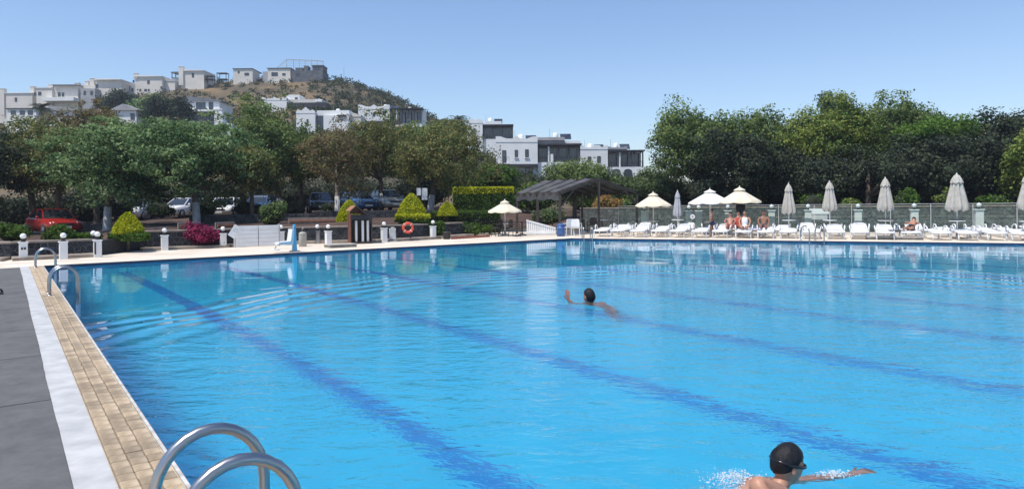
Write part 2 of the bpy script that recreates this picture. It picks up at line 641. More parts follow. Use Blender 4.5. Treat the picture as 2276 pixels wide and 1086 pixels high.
basin = MB()
n = len(POOL)
basin.add([(p.x, p.y, -.14) for p in POOL] + [(p.x, p.y, -DEPTH) for p in POOL],
          [(n + i, n + (i + 1) % n, (i + 1) % n, i) for i in range(n)] + [tuple(range(2 * n - 1, n - 1, -1))])
pool = struct(basin.build('pool_basin', 'pool_floor'))
band = MB()
INN = offset_poly(POOL, -.012)
band.add([(p.x, p.y, -.002) for p in INN] + [(p.x, p.y, -.15) for p in INN],
         [(n + i, n + (i + 1) % n, (i + 1) % n, i) for i in range(n)])
band.build('waterline_tiles', 'pool_band', pool)
a39 = Vector((math.cos(R(38.6)), math.sin(R(38.6)), 0))
u39 = Vector((a39.y, -a39.x, 0))
for k in range(12):
    s0 = 1.75 + 2.62 * k
    p = C1 + a39 * s0 + u39 * 1.6
    if k > 7:                                     # stop short of the slanting right-hand end
        p = C1 + a39 * s0 + u39 * (1.6 + (k - 7) * 1.35)
    q = p + u39 * 27
    h = a39 * .14
    MB().add([tuple(x + Vector((0, 0, -DEPTH + .006))) for x in (p - h, q - h, q + h, p + h)], [(0, 1, 2, 3)]).build('lane_line', 'lane_paint', pool)
wt = MB()
wt.add([(p.x, p.y, ZW) for p in INN], [tuple(range(n - 1, -1, -1))])
wobj = struct(wt.build('pool_water', 'water'))

COP = offset_poly(POOL, .9)
DECK = offset_poly(POOL, 9)
BIG = [Vector((-900, 300, 0)), Vector((-100, 900, 0)), Vector((900, 500, 0)), Vector((800, -700, 0)), Vector((-700, -700, 0))]
struct(ring('pool_coping', POOL, COP, .004, 'coping_cream'))
struct(ring('pool_deck', COP, DECK, 0, 'deck_stone'))
struct(ring('ground', DECK, BIG, -.004, 'far_ground'))

# left edge: trim, tan tiles, white strip, mats
trim = MB()
L0, L1 = C1 + EN * 0 - UE * .05, C1 + UE * 30
MR = Matrix(((UE.x, EN.x, 0, C1.x), (UE.y, EN.y, 0, C1.y), (0, 0, 1, 0), (0, 0, 0, 1)))   # x along the edge, y away from the pool


def slab(m, x0, x1, y0, y1, z0, z1):
    return m.box((x0, y0, z0), (x1, y1, z1), MR)


bed = MB()
slab(bed, .3, 30, .03, .325, .0045, .012)
edge = struct(bed.build('tiled_edge', 'grout'))
slab(trim, .3, 30, .0, .022, .0045, .02).build('edge_trim', 'edge_trim', edge)
tile_mesh = None
far_tiles = MB()
NROW = 176
for r in range(NROW):
    x = .3 + .168 * r if False else .3 + .1245 * r
    for c in range(3):
        cx, cy = x + .062, .078 + .098 * c
        if 62 <= r < 162:
            if tile_mesh is None:
                t = MB()
                t.rbox((-.0585, -.0455, 0), (.0585, .0455, .013), .004)
                o = t.build('tile', 'tan_tile', edge)
                tile_mesh = o.data
            else:
                o = bpy.data.objects.new('tile', tile_mesh)
                COL.objects.link(o)
                o.parent = edge
            jz = random.uniform(-.0015, .0015)
            o.matrix_world = MR @ Matrix.Translation((cx + random.uniform(-.003, .003), cy + random.uniform(-.002, .002), .011 + jz)) @ Matrix.Rotation(random.uniform(-.02, .02), 4, 'Z')
        else:
            far_tiles.rbox((cx - .0585, cy - .0455, .011), (cx + .0585, cy + .0455, .024 + random.uniform(-.0015, .0015)), .004, MR)
stuff(far_tiles.build('far_tiles', 'tan_tile', edge))
ws = MB()
slab(ws, .2, 30, .33, .60, .0045, .010)
struct(ws.build('white_painted_strip', 'white_strip'))


def make_mat(x0, x1, label):
    m = MB()
    nx, v, f = 14, [], []
    for i in range(nx + 1):
        x = x0 + (x1 - x0) * i / nx
        e = .535 + .004 * math.sin(x * 1.3) + random.uniform(-.002, .002)
        for y, z in ((e, .0105), (e + .004, .018), (1.2, .019 + random.uniform(0, .002)), (2.1, .018), (2.104, .0105)):
            v.append((x, y, z))
    for i in range(nx):
        for j in range(4):
            a = i * 5 + j
            f.append((a, a + 1, a + 6, a + 5))
    f += [(0, 1, 2, 3, 4)[::-1], tuple(nx * 5 + j for j in range(5))]
    m.add(v, f, MR)
    return tag(m.build('floor_mat', 'ribbed_mat'), label, 'mat', 'grey mats laid along the pool edge')


xs = [.5, 4.3, 7.2, 9.9, 12.2, 14.2, 16.3, 20.5]
ml = ['farthest grey ribbed mat on the left deck, ending near the corner ladder',
      'grey ribbed mat second from the far corner on the left deck',
      'grey ribbed mat beside the middle pool ladder on the left deck',
      'grey ribbed mat on the left deck just nearer than the middle ladder',
      'grey ribbed mat halfway along the left deck between its two seams',
      'grey ribbed mat on the left deck before the nearest seam',
      'nearest grey ribbed mat filling the lower left corner']
for i in range(7):
    make_mat(xs[i] + .01, xs[i + 1] - .012, ml[i])


# ------------------------------------------------------------------ terrain behind the wall and up the hill
RID = [(-1800, 330), (-700, 300), (-200, 268), (0, 254), (180, 228), (270, 210), (380, 190), (480, 181), (560, 175), (720, 173), (770, 177), (850, 203), (900, 227), (950, 253), (1000, 273), (1060, 293),
       (1200, 352), (1300, 386), (1450, 408), (1600, 430), (2300, 442), (3600, 445)]
DW = [(-1800, 14), (-900, 19), (-100, 21.3), (60, 21.5), (225, 22.8), (245, 25.9), (365, 25.9), (495, 27.2), (625, 29), (852, 30.2), (962, 32.5), (1040, 35.5), (1120, 46), (1330, 46), (1500, 45), (2300, 41), (3600, 30)]
ZS = [(-1800, .2), (200, .25), (245, .40), (365, .55), (960, .6), (1030, .35), (1100, .03), (3600, .03)]
ZP = [(-1800, .15), (140, .15), (300, .72), (520, .78), (800, 1.15), (900, 1.2), (1060, .8), (1200, .5), (1500, .3), (3600, .3)]
ip = lambda T, x: float(np.interp(x, [a for a, _ in T], [b for _, b in T]))


def tz(X, Y):
    px = 1138 + F * X / max(Y, 1)
    dw, zs, zp = ip(DW, px), ip(ZS, px), ip(ZP, px)
    if Y < dw:
        return 0.0
    ridge = EYE + (yh(px) - ip(RID, px)) * 230 / F
    d1, d2 = max(44.0, dw + 6), 62.0
    if Y < d1:
        t = (Y - dw) / (d1 - dw)
        z = zs + (zp - zs) * t
    elif Y < d2:
        z = zp + .5 * (Y - d1) / (d2 - d1)
    else:
        t = min((Y - d2) / (230 - d2), 1.0)
        z = zp + .5 + (ridge - zp - .5) * t ** (1.36 if px < 900 else 1.36 - .28 * min((px - 900) / 200, 1))
        if Y > 236:
            z -= (Y - 236) * .10
    k = min(max((Y - 60) / 60, 0), 1) * min(max((250 - Y) / 40, 0.2), 1)
    z += k * (mnoise.noise(Vector((X * .03, Y * .03, 0))) * 1.6 + mnoise.noise(Vector((X * .1, Y * .1, 3))) * .5)
    if Y >= dw and Y < 60:
        z += .05 * mnoise.noise(Vector((X * .5, Y * .5, 1)))
    return z


def make_terrain():
    pxs = list(range(-1500, 3400, 20))
    v, f = [], []
    ts = [0, .2, .4, .6, .8, 1]
    rows = len(ts) + 42
    for px in pxs:
        dw = ip(DW, px)
        ds = [dw + (45 - dw) * t if dw < 44 else dw + 6 * t for t in ts]
        ds += [max(52, dw + 9) + (330 - 52) * (i / 41) ** 1.25 for i in range(42)]
        for d in ds:
            X = (px - 1138) / F * d
            v.append((X, d, tz(X, d + 1e-4)))
    for i in range(len(pxs) - 1):
        for j in range(rows - 1):
            a = i * rows + j
            f.append((a, a + rows, a + rows + 1, a + 1))
    nearf = [q for k, q in enumerate(f) if k % (rows - 1) < 9]
    farf = [q for k, q in enumerate(f) if k % (rows - 1) >= 9]
    struct(MB().add(v, nearf).build('terrace', 'dry_soil', smooth=True))
    return struct(MB().add(v, farf).build('hillside', 'hill_ground', smooth=True))


make_terrain()


def on_ground(px, d):
    X = (px - 1138) / F * d
    return Vector((X, d, tz(X, d)))


# ------------------------------------------------------------------ rubble walls, stone by stone
def clip(poly, px, py, nx, ny):                   # keep the side where (p - P).n <= 0
    out = []
    for i in range(len(poly)):
        a, b = poly[i - 1], poly[i]
        da, db = (a[0] - px) * nx + (a[1] - py) * ny, (b[0] - px) * nx + (b[1] - py) * ny
        if (da <= 0) != (db <= 0):
            t = da / (da - db)
            out.append((a[0] + (b[0] - a[0]) * t, a[1] + (b[1] - a[1]) * t))
        if db <= 0:
            out.append(b)
    return out


def stone_cells(length, height, cell, gap):
    nx, ny = max(1, round(length / cell)), max(1, round(height / (cell * .9)))
    pts = {}
    for i in range(nx):
        for j in range(ny):
            pts[i, j] = ((i + .5 + random.uniform(-.36, .36) + (j % 2) * .3) * length / nx, (j + .5 + random.uniform(-.33, .33)) * height / ny)
    for (i, j), (x, y) in pts.items():
        poly = [(x - cell * 1.5, y - cell * 1.5), (x + cell * 1.5, y - cell * 1.5), (x + cell * 1.5, y + cell * 1.5), (x - cell * 1.5, y + cell * 1.5)]
        for a in range(-2, 3):
            for b in range(-2, 3):
                q = pts.get((i + a, j + b))
                if q is None or (a == 0 and b == 0):
                    continue
                dx, dy = q[0] - x, q[1] - y
                l = math.hypot(dx, dy)
                poly = clip(poly, x + dx * .5 - dx / l * gap, y + dy * .5 - dy / l * gap, dx / l, dy / l)
                if not poly:
                    break
            if not poly:
                break
        for bx in ((0.004, 0, -1, 0), (length - .004, 0, 1, 0), (0, .01, 0, -1), (0, height - .01, 0, 1)):
            if poly:
                poly = clip(poly, *bx)
        if poly and len(poly) >= 3:
            yield poly


def rubble_wall(name, label, path, height, thick, cell, stone_m, mortar_m, limit=300, cope=None, gap=.011):
    root = thing(name, label, 'wall', path[0])
    inv = Matrix.Translation(-Vector(path[0]))
    core, rest, coping = MB(), MB(), MB()
    cells = []
    for a, b in zip(path[:-1], path[1:]):
        a, b = Vector(a), Vector(b)
        t = (b - a)
        ln = t.length
        t.normalize()
        nrm = Vector((t.y, -t.x, 0))               # towards the pool
        M = inv @ Matrix(((t.x, nrm.x, 0, a.x), (t.y, nrm.y, 0, a.y), (0, 0, 1, a.z), (0, 0, 0, 1)))
        core.box((0, -thick, 0), (ln, 0, height), M)
        if cope:
            coping.rbox((-.02, -thick - .03, height), (ln + .02, .05, height + .07), .012, M)
        for poly in stone_cells(ln, height, cell, gap):
            cx, cy = sum(p[0] for p in poly) / len(poly), sum(p[1] for p in poly) / len(poly)
            area = abs(sum(poly[i - 1][0] * poly[i][1] - poly[i][0] * poly[i - 1][1] for i in range(len(poly)))) / 2
            if area < .0015:
                continue
            wp = M @ Vector((cx, 0, cy)) + Vector(path[0])
            cells.append((area / wp.length_squared, poly, cx, cy, M))
    cells.sort(key=lambda c: -c[0])
    core.build('mortar_core', mortar_m, root)
    if cope:
        coping.build('coping', cope, root)
    for k, (_, poly, cx, cy, M) in enumerate(cells):
        d = random.uniform(.015, .04)
        sh = .86
        v = [(x, -.01, y) for x, y in poly] + [(x, d * .6, y) for x, y in poly] + [(cx + (x - cx) * sh, d, cy + (y - cy) * sh) for x, y in poly]
        q = len(poly)
        f = [(i, (i + 1) % q, q + (i + 1) % q, q + i) for i in range(q)] + [(q + i, q + (i + 1) % q, 2 * q + (i + 1) % q, 2 * q + i) for i in range(q)] + [tuple(range(2 * q, 3 * q))]
        if k < limit:
            MB().add(v, f, M).build('stone', stone_m, root)
        else:
            rest.add(v, f, M)
    if rest.v:
        stuff(rest.build('small_stones', stone_m, root))
    return root


WALL_A = [(-22.5, 18.6, 0), (-16.0, 21.25, 0), (-14.15, 22.75, 0)]
WALL_B = [(-14.2, 25.35, 0), (-11.75, 27.15, 0), (-10.1, 28.95, 0), (-5.95, 30.1, 0), (-3.95, 32.35, 0), (-2.6, 34.6, 0)]
rubble_wall('stone_wall', 'low black lava stone wall behind the three leftmost bollard lamps', WALL_A, .5, .35, .2, 'lava_stone', 'mortar', cope='kerb_stone')
rubble_wall('stone_wall', 'black lava stone wall with pale mortar behind the white panels and the lifebuoy', WALL_B, .66, .35, .21, 'lava_stone', 'mortar', cope='kerb_stone')
MB().box((-.17, 0, 0), (.17, (Vector(WALL_B[0]) - Vector(WALL_A[-1])).length, .5),
         Matrix.Translation(Vector(WALL_A[-1]) + Vector((-.18, 0, 0)))).build('wall_return', 'lava_stone', bpy.data.objects['stone_wall']).matrix_parent_inverse = Matrix.Translation(Vector(WALL_A[0])).inverted()

RW = [on_ground(150, 37), on_ground(420, 37.2), on_ground(700, 38), on_ground(960, 39)]
RW = [Vector((p.x, p.y, max(p.z - .25, 0))) for p in RW]
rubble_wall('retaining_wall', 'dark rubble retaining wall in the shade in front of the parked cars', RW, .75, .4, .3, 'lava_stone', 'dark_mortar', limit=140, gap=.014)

# low kerb in front of the walls
kerb = MB()
for path, off in ((WALL_A, .9), (WALL_B, .75)):
    for a, b in zip(path[:-1], path[1:]):
        a, b = Vector(a), Vector(b)
        t = (b - a)
        ln = t.length
        t.normalize()
        nr_ = Vector((t.y, -t.x, 0))
        M = Matrix(((t.x, nr_.x, 0, a.x), (t.y, nr_.y, 0, a.y), (0, 0, 1, 0), (0, 0, 0, 1)))
        kerb.rbox((0, .045, 0), (ln, off, .10 + .004 * len(kerb.v) / 24), .012, M)
struct(kerb.build('kerb', 'kerb_stone'))


# ------------------------------------------------------------------ bollard lamps along the far edge
def bollard(px, yb, label, w=.22, h=.54, globe=.088, extra=None, metal=False):
    p = G(px, yb)
    r = thing('bollard_lamp', label, 'lamp', p, math.atan2(AE.y, AE.x), 'white bollard lamps along the far edge')
    m = 'steel' if metal else 'white_paint'
    MB().rbox((-w / 2, -w / 2, 0), (w / 2, w / 2, h), .008).build('column', m, r)
    MB().rbox((-w / 2 - .025, -w / 2 - .025, h + .0005), (w / 2 + .025, w / 2 + .025, h + .03), .008).build('cap', m, r)
    MB().lathe([(.075, h + .031), (.06, h + .06), (.055, h + .105), (.07, h + .13)], 14).build('neck', 'black_metal', r, True)
    MB().ball((0, 0, h + .125 + globe), globe, 16, 12).build('globe', 'globe_white', r, True)
    if extra == 'sockets':
        s = MB().box((-.075, -w / 2 - .012, .32), (.075, -w / 2 - .001, .42)).build('socket_plate', 'white_plastic', r)
        for x in (-.036, .036):
            MB().box((x - .026, -w / 2 - .022, .335), (x + .026, -w / 2 - .0125, .405)).build('socket', 'black_metal', s)
    if extra == 'scale':
        MB().box((-.105, -w / 2 - .012, .1), (-.055, -w / 2 - .001, .5)).build('depth_scale', 'black_metal', r)
    if extra == 'hole':
        MB().lathe([(.02, 0), (.02, .01)], 10, Matrix.Translation((.01, -w / 2 - .001, .2)) @ Matrix.Rotation(R(90), 4, 'X')).build('socket', 'black_metal', r)
    return r


bollard(51, 578, 'leftmost white bollard lamp, with two dark sockets on its front', extra='sockets')
bollard(140, 576, 'white bollard lamp just right of the corner pool ladder')
bollard(216, 571, 'white bollard lamp with a dark vertical strip, at the kerb step', extra='scale')
bollard(207, 567, 'bollard lamp half hidden behind the one with the dark strip', w=.2)
bollard(365, 556, 'white bollard lamp left of the pink bougainvillea')
bollard(495, 550, 'white bollard lamp between the bougainvillea and the white panels', extra='hole')
bollard(624, 544, 'white bollard lamp directly behind the blue pool lift')
bollard(705, 541.5, 'slim grey metal bollard lamp between the beige bin and a white bollard', w=.14, h=.53, metal=True)
bollard(729, 543, 'white bollard lamp left of the brown wooden cabinet')
bollard(853, 538, 'white bollard lamp between the wooden cabinet and the lifebuoy', h=.6)
bollard(962, 531.5, 'white bollard lamp right of the lifebuoy, beside a dark planter', h=.6)


# ------------------------------------------------------------------ pool ladders
def ladder(p, along, out, label, h=.64, width=.44, s0=-.2, s1=.25, r=.024, plane=None):
    """p is the point on the pool edge between the rails; along runs with the edge, out points over the water."""
    root = thing('pool_ladder', label, 'ladder', (p.x, p.y, 0), 0, 'stainless steel pool ladders')
    pl = plane or out
    for sgn in (-.5, .5):
        b = along * width * sgn
        pts = [b + pl * s0]
        c, rx = (s0 + s1) / 2, (s1 - s0) / 2
        ry = min(rx * 1.15, h * .6)
        pts.append(b + pl * s0 + Vector((0, 0, (h - ry) * .5)))
        for k in range(15):
            a = math.pi * (1 - k / 14)
            pts.append(b + pl * (c + rx * math.cos(a)) + Vector((0, 0, h - ry + ry * math.sin(a))))
        pts += [b + pl * (s1 + .0) + Vector((0, 0, .1)), b + pl * s1 + Vector((0, 0, -.35)), b + pl * (s1 - .02) + Vector((0, 0, -.9))]
        MB().tube(pts, r, 14).build('rail', 'steel', root, True)
        MB().lathe([(r + .03, 0.004), (r + .03, .016), (r + .008, .03)], 16, Matrix.Translation(b + pl * s0 + Vector((0, 0, .008)))).build('flange', 'steel', root, True)
    for z in (-.3, -.58, -.84):
        a, bb = along * (-width / 2) + pl * s1, along * (width / 2) + pl * s1
        d = Matrix(((along.x, out.x, 0, (pl * s1).x), (along.y, out.y, 0, (pl * s1).y), (0, 0, 1, z), (0, 0, 0, 1)))
        MB().rbox((-width / 2 + r, -.05, -.012), (width / 2 - r, .05, .012), .004, d).build('step', 'steel', root)
    return root


def edge_at(y):
    return C1 + UE * ((C1.y - y) / -UE.y)


OUT = -EN
ladder(edge_at(2.79) + EN * .15, UE, OUT, 'large stainless steel ladder rails at the bottom left, nearest the camera', width=.45)
ladder(edge_at(12.45), UE, OUT, 'stainless ladder halfway along the left tiled edge', h=.52, width=.4)
ladder(edge_at(18.2), UE, OUT, 'small stainless ladder at the far left corner of the pool', h=.52, width=.4)
pB = G(1807, 536)
ladder(C2 + BE * ((pB - C2).dot(BE)), BE, -BN, 'stainless ladder on the sunbathers\' side, in front of the loungers', h=.62, width=.55, s0=-.3, s1=.22, plane=(BE * .55 - BN * .7).normalized())
pC = G(1297, 527)
ladder(C2 + BE * .75, BE, -BN, 'small ladder at the far corner beside the shade canopy', h=.55, width=.4, plane=(BE * .4 - BN * .8).normalized())

# black sandal on the mats at the left border
sn = thing('sandal', 'black sandal lying on the grey mats at the left border', 'sandal', tuple(G(-3, 655) + Vector((0, 0, .019))), .8)
MB().prism([(-.05, -.13), (.04, -.13), (.05, .0), (.055, .09), (.02, .14), (-.03, .13), (-.055, .05), (-.045, -.04)], 0, .025).build('sole', 'cloth_black', sn)
MB().tube([(-.05, .03, .02), (-.03, .05, .07), (.0, .06, .09), (.035, .05, .07), (.052, .03, .02)], .018, 8).build('strap', 'cloth_black', sn, True)


# ------------------------------------------------------------------ furniture of the far edge
def face(px, yb, yaw_add=0):
    return G(px, yb), math.atan2(AE.y, AE.x) + yaw_add


p, rz = face(574, 548)
pw = thing('panel_screen', 'pair of white plank panels standing against the stone wall', 'screen', p, rz)
for x0, x1 in ((-.86, -.008), (.008, .82)):
    fr = MB().box((x0, .03, .02), (x1, .05, .86)).build('panel', 'old_plastic', pw)
    for k in range(5):
        MB().rbox((x0 + .006, -.005, .03 + k * .164), (x1 - .006, .0295, .03 + k * .164 + .158), .005).build('plank', 'white_paint', fr)
MB().box((-.93, .055, 0), (-.87, .11, .9)).build('post', 'old_plastic', pw)
MB().box((.83, .055, 0), (.89, .11, .9)).build('post', 'old_plastic', pw)
p2, _ = face(528, 549)
pq = thing('notice_board', 'white notice plate tilted on its corner beside the white panels', 'sign', p + Vector((0, 0, .64)) - AN * .07 - AE * .93, rz)
pm = MB().box((-.155, -.012, -.25), (.155, .012, .25), Matrix.Rotation(R(34), 4, 'Y') @ Matrix.Identity(4)).build('plate', 'white_plastic', pq)
for x, z in ((-.06, .09), (.02, .1), (.07, .02), (-.04, 0)):
    MB().lathe([(.016, 0), (.016, .004)], 10, Matrix.Rotation(R(34), 4, 'Y') @ Matrix.Translation((x, -.0125, z)) @ Matrix.Rotation(R(90), 4, 'X')).build('mark', 'sign_ink', pm)
MB().box((-.02, .013, -.62), (.02, .04, .1)).build('post', 'old_plastic', pq)

# pool lift
p, rz = face(645, 560)
pl_ = thing('pool_lift', 'light blue and white pool access lift with seat at the far edge', 'pool lift', p, rz)
MB().rbox((.0, -.12, 0), (.3, .14, .05), .01).build('base', 'steel', pl_)
MB().prism([(.06, .05), (.22, .05), (.2, .5), (.17, .98), (.1, .96), (.1, .5)], -.05, .05, 'y').build('mast', 'lift_blue', pl_)
MB().tube([(.14, 0, .45), (-.1, -.02, .32), (-.2, -.02, .3)], .03, 8).build('arm', 'lift_blue', pl_, True)
MB().prism([(-.5, .3), (-.02, .26), (.03, .3), (.07, .8), (-.0, .82), (-.06, .4), (-.48, .36)], -.21, .2, 'y').build('seat', 'white_plastic', pl_)
MB().rbox((-.62, -.17, .10), (-.42, .16, .135), .01).build('footrest', 'white_plastic', pl_)
MB().tube([(-.46, 0, .31), (-.56, 0, .13)], .018, 8).build('footrest_arm', 'steel', pl_, True)

# beige bin with tap
p, rz = face(672, 547.5)
bn = thing('litter_bin', 'beige round litter bin between the pool lift and the bollards', 'bin', p, rz)
MB().lathe([(.135, 0), (.15, .02), (.15, .46), (.155, .48)], 18).build('body', 'bin_beige', bn, True)
MB().lathe([(.158, .481), (.15, .53), (.11, .575), (.05, .59)], 18).build('lid', 'bin_beige', bn, True)
MB().tube([(0, .05, .58), (0, .05, .72), (0, -.02, .76), (0, -.08, .72)], .016, 8).build('handle', 'steel', bn, True)

# wooden cabinet with three white tubes
p, rz = face(800, 541)
cb = thing('lane_rope_cabinet', 'brown wooden cabinet with pitched roof and three white upright tubes', 'cabinet', p, R(24))
for k in range(4):
    MB().rbox((-.47, -.3 + k * .155, 0), (-.43, -.3 + k * .155 + .15, 1.3), .005).build('side_board', 'brown_wood', cb)
MB().box((.42, -.3, 0), (.46, .32, 1.22)).build('side_panel', 'dark_wood', cb)
for k in range(5):
    MB().rbox((-.425 + k * .168, .28, .02), (-.425 + k * .168 + .163, .31, 1.2), .005).build('back_board', 'dark_wood', cb)
MB().box((-.43, -.3, .02), (.42, .28, .08)).build('floor_board', 'dark_wood', cb)
MB().box((-.428, -.32, 1.04), (.418, -.28, 1.24)).build('header', 'beam_dark', cb)
rfw = MB().box((-.32, -.45, 0), (.0, .45, .035), Matrix.Translation((-.27, 0, 1.60)) @ Matrix.Rotation(R(-42), 4, 'Y')).build('roof', 'roof_wood', cb)
MB().box((0, -.45, 0), (.62, .45, .035), Matrix.Translation((-.262, 0, 1.60)) @ Matrix.Rotation(R(38), 4, 'Y')).build('roof', 'dark_wood', cb)
MB().prism([(-.43, 1.3), (.42, 1.22), (-.25, 1.58)], .1, .14, 'y').build('gable', 'brown_wood', cb)
for x in (-.2, .08, .3):
    MB().lathe([(.05, .09), (.055, .1), (.055, .98), (.05, .99)], 14, c=(x, -.16, 0)).build('tube', 'white_plastic', cb, True)

# grey folded chair, lifebuoy on stand, planter
p, rz = face(872, 537)
fc = thing('folded_chair', 'grey plastic chair folded upright beside the lifebuoy', 'chair', p, R(20))
MB().prism([(-.13, .08), (.13, .08), (.11, .56), (.07, .66), (-.07, .66), (-.11, .56)], -.03, .0, 'y').build('backrest', 'old_plastic', fc)
for x in (-.14, .14):
    MB().tube([(x, -.02, 0), (x * .95, 0, .6)], .014, 6).build('leg', 'old_plastic', fc, True)
MB().rbox((-.17, -.25, .0), (.17, -.04, .03), .008).build('seat', 'old_plastic', fc)
p, rz = face(906, 535)
lb = thing('lifebuoy', 'orange-red ring lifebuoy hung in front of the clipped shrubs', 'lifebuoy', p, R(12))
bo = MB()
NB, MBn = 32, 12
vv, ff = [], []
for i in range(NB):
    a = 2 * math.pi * i / NB
    for j in range(MBn):
        b_ = 2 * math.pi * j / MBn
        rr = .205 + .062 * math.cos(b_)
        vv.append((rr * math.cos(a), -.06 + .055 * math.sin(b_), .6 + rr * math.sin(a)))
for i in range(NB):
    for j in range(MBn):
        ff.append((i * MBn + j, ((i + 1) % NB) * MBn + j, ((i + 1) % NB) * MBn + (j + 1) % MBn, i * MBn + (j + 1) % MBn))
bo.add(vv, ff).build('ring', 'buoy_red', lb, True)
for k in range(4):
    a = R(45 + 90 * k)
    pts = [(.205 * math.cos(a) + .068 * math.cos(b_) * math.cos(a), -.06 + .062 * math.sin(b_), .6 + (.205 + .068 * math.cos(b_)) * math.sin(a)) for b_ in [2 * math.pi * t / 10 for t in range(11)]]
    MB().tube(pts, .012, 6, False).build('strap', 'white_plastic', lb, True)
ls = thing('lifebuoy_stand', 'black post stand carrying the orange lifebuoy', 'stand', p + Vector((.1, .08, 0)), R(12))
MB().box((-.025, -.025, 0), (.025, .025, .9)).build('post', 'black_metal', ls)
MB().box((-.12, -.03, .82), (.03, -.001 - .026, .86)).build('hook', 'black_metal', ls)
MB().rbox((-.14, -.14, 0), (.14, .14, .03), .008).build('base', 'black_metal', ls)
p, rz = face(992, 531.5)
pt = thing('planter', 'dark round planter pot right of the last white bollard', 'planter', p)
MB().lathe([(.15, 0), (.16, .02), (.2, .3), (.225, .31), (.225, .36), (.19, .36), (.185, .3)], 18).build('pot', 'black_metal', pt, True)
MB().lathe([(.184, .30), (.09, .33), (0, .335)], 14).build('soil', 'dry_soil', pt)

# low concrete starting slabs
p, rz = face(756, 549)
sb = thing('starting_slab', 'low grey concrete slab on the far edge below the cabinet', 'slab', p, rz)
MB().rbox((-.55, -.3, .0045), (.55, .3, .10), .012).build('block', 'old_concrete', sb)
MB().rbox((-.57, -.32, .1005), (.57, .32, .13), .008).build('top_plate', 'concrete', sb)
p = G(1986, 532)
sb = thing('starting_slab', 'long low concrete slab on the edge in front of the right-hand loungers', 'slab', p, math.atan2(BE.y, BE.x))
MB().rbox((-1.02, -.35, .0045), (1.02, .35, .1), .012).build('block', 'old_concrete', sb)
MB().rbox((-1.06, -.38, .1005), (1.06, .38, .15), .008).build('top_plate', 'concrete', sb)

# brick edging near the planter
be = thing('brick_edging', 'row of red bricks edging the flower bed left of the cream parasol', 'edging', G(1000, 531))
q0, q1 = G(1004, 531.5), G(1092, 526)
tb = (q1 - q0)
nb = int(tb.length / .24)
tb.normalize()
bm_ = None
for k in range(nb):
    if bm_ is None:
        o = MB().rbox((-.105, -.05, 0), (.105, .05, .11), .006).build('brick', 'brick_red', be)
        bm_ = o.data
    else:
        o = bpy.data.objects.new('brick', bm_)
        COL.objects.link(o)
        o.parent = be
    q = q0 + tb * (.24 * k + .1) - Vector(be.location)
    o.location = (q.x, q.y, .0)
    o.rotation_euler = (0, 0, math.atan2(tb.y, tb.x) + random.uniform(-.12, .12))


# ------------------------------------------------------------------ trees
def crown_points(c, rx, ry, rz, n, lobes=11, seed=0, flat=.75, clump=.5, per=55, hollow=.55):
    """Leaf positions: lobes spread through an ellipsoid, sprays on the lobes, leaves in the sprays."""
    g = np.random.default_rng(seed)
    L = []
    for k in range(lobes):
        d = g.normal(size=3)
        d /= np.linalg.norm(d)
        d[2] = abs(d[2]) * .9 - .25 if k % 3 else d[2]
        r = g.uniform(.52, .84)
        L.append((np.array([d[0] * rx * r, d[1] * ry * r, d[2] * rz * r]), g.uniform(.27, .43)))
    L.append((np.zeros(3), .6))
    nc = max(10, n // per)
    out, nrm = [], []
    w = np.array([l[1] ** 2 for l in L])
    idx = g.choice(len(L), nc, p=w / w.sum())
    for i in idx:
        o, s = L[i]
        d = g.normal(size=3)
        d /= np.linalg.norm(d)
        rr = g.uniform(hollow, 1.0) ** .6
        q = o + d * np.array([rx, ry, rz]) * s * rr
        cl = clump * g.uniform(.6, 1.35)
        k = max(6, int(per * g.uniform(.6, 1.4)))
        loc = np.clip(g.normal(size=(k, 3)), -1.5, 1.5) * .5
        out.append(loc * np.array([cl, cl, cl * flat]) + q)
        w_ = d * .55 + loc * .9 + q / np.array([rx, ry, rz]) * .35 + np.array([0, 0, .25])
        nrm.append(w_ / (np.linalg.norm(w_, axis=1)[:, None] + 1e-6))
    P = np.concatenate(out) + np.array(c)
    return P, [np.array(c) + l[0] for l in L], np.concatenate(nrm)


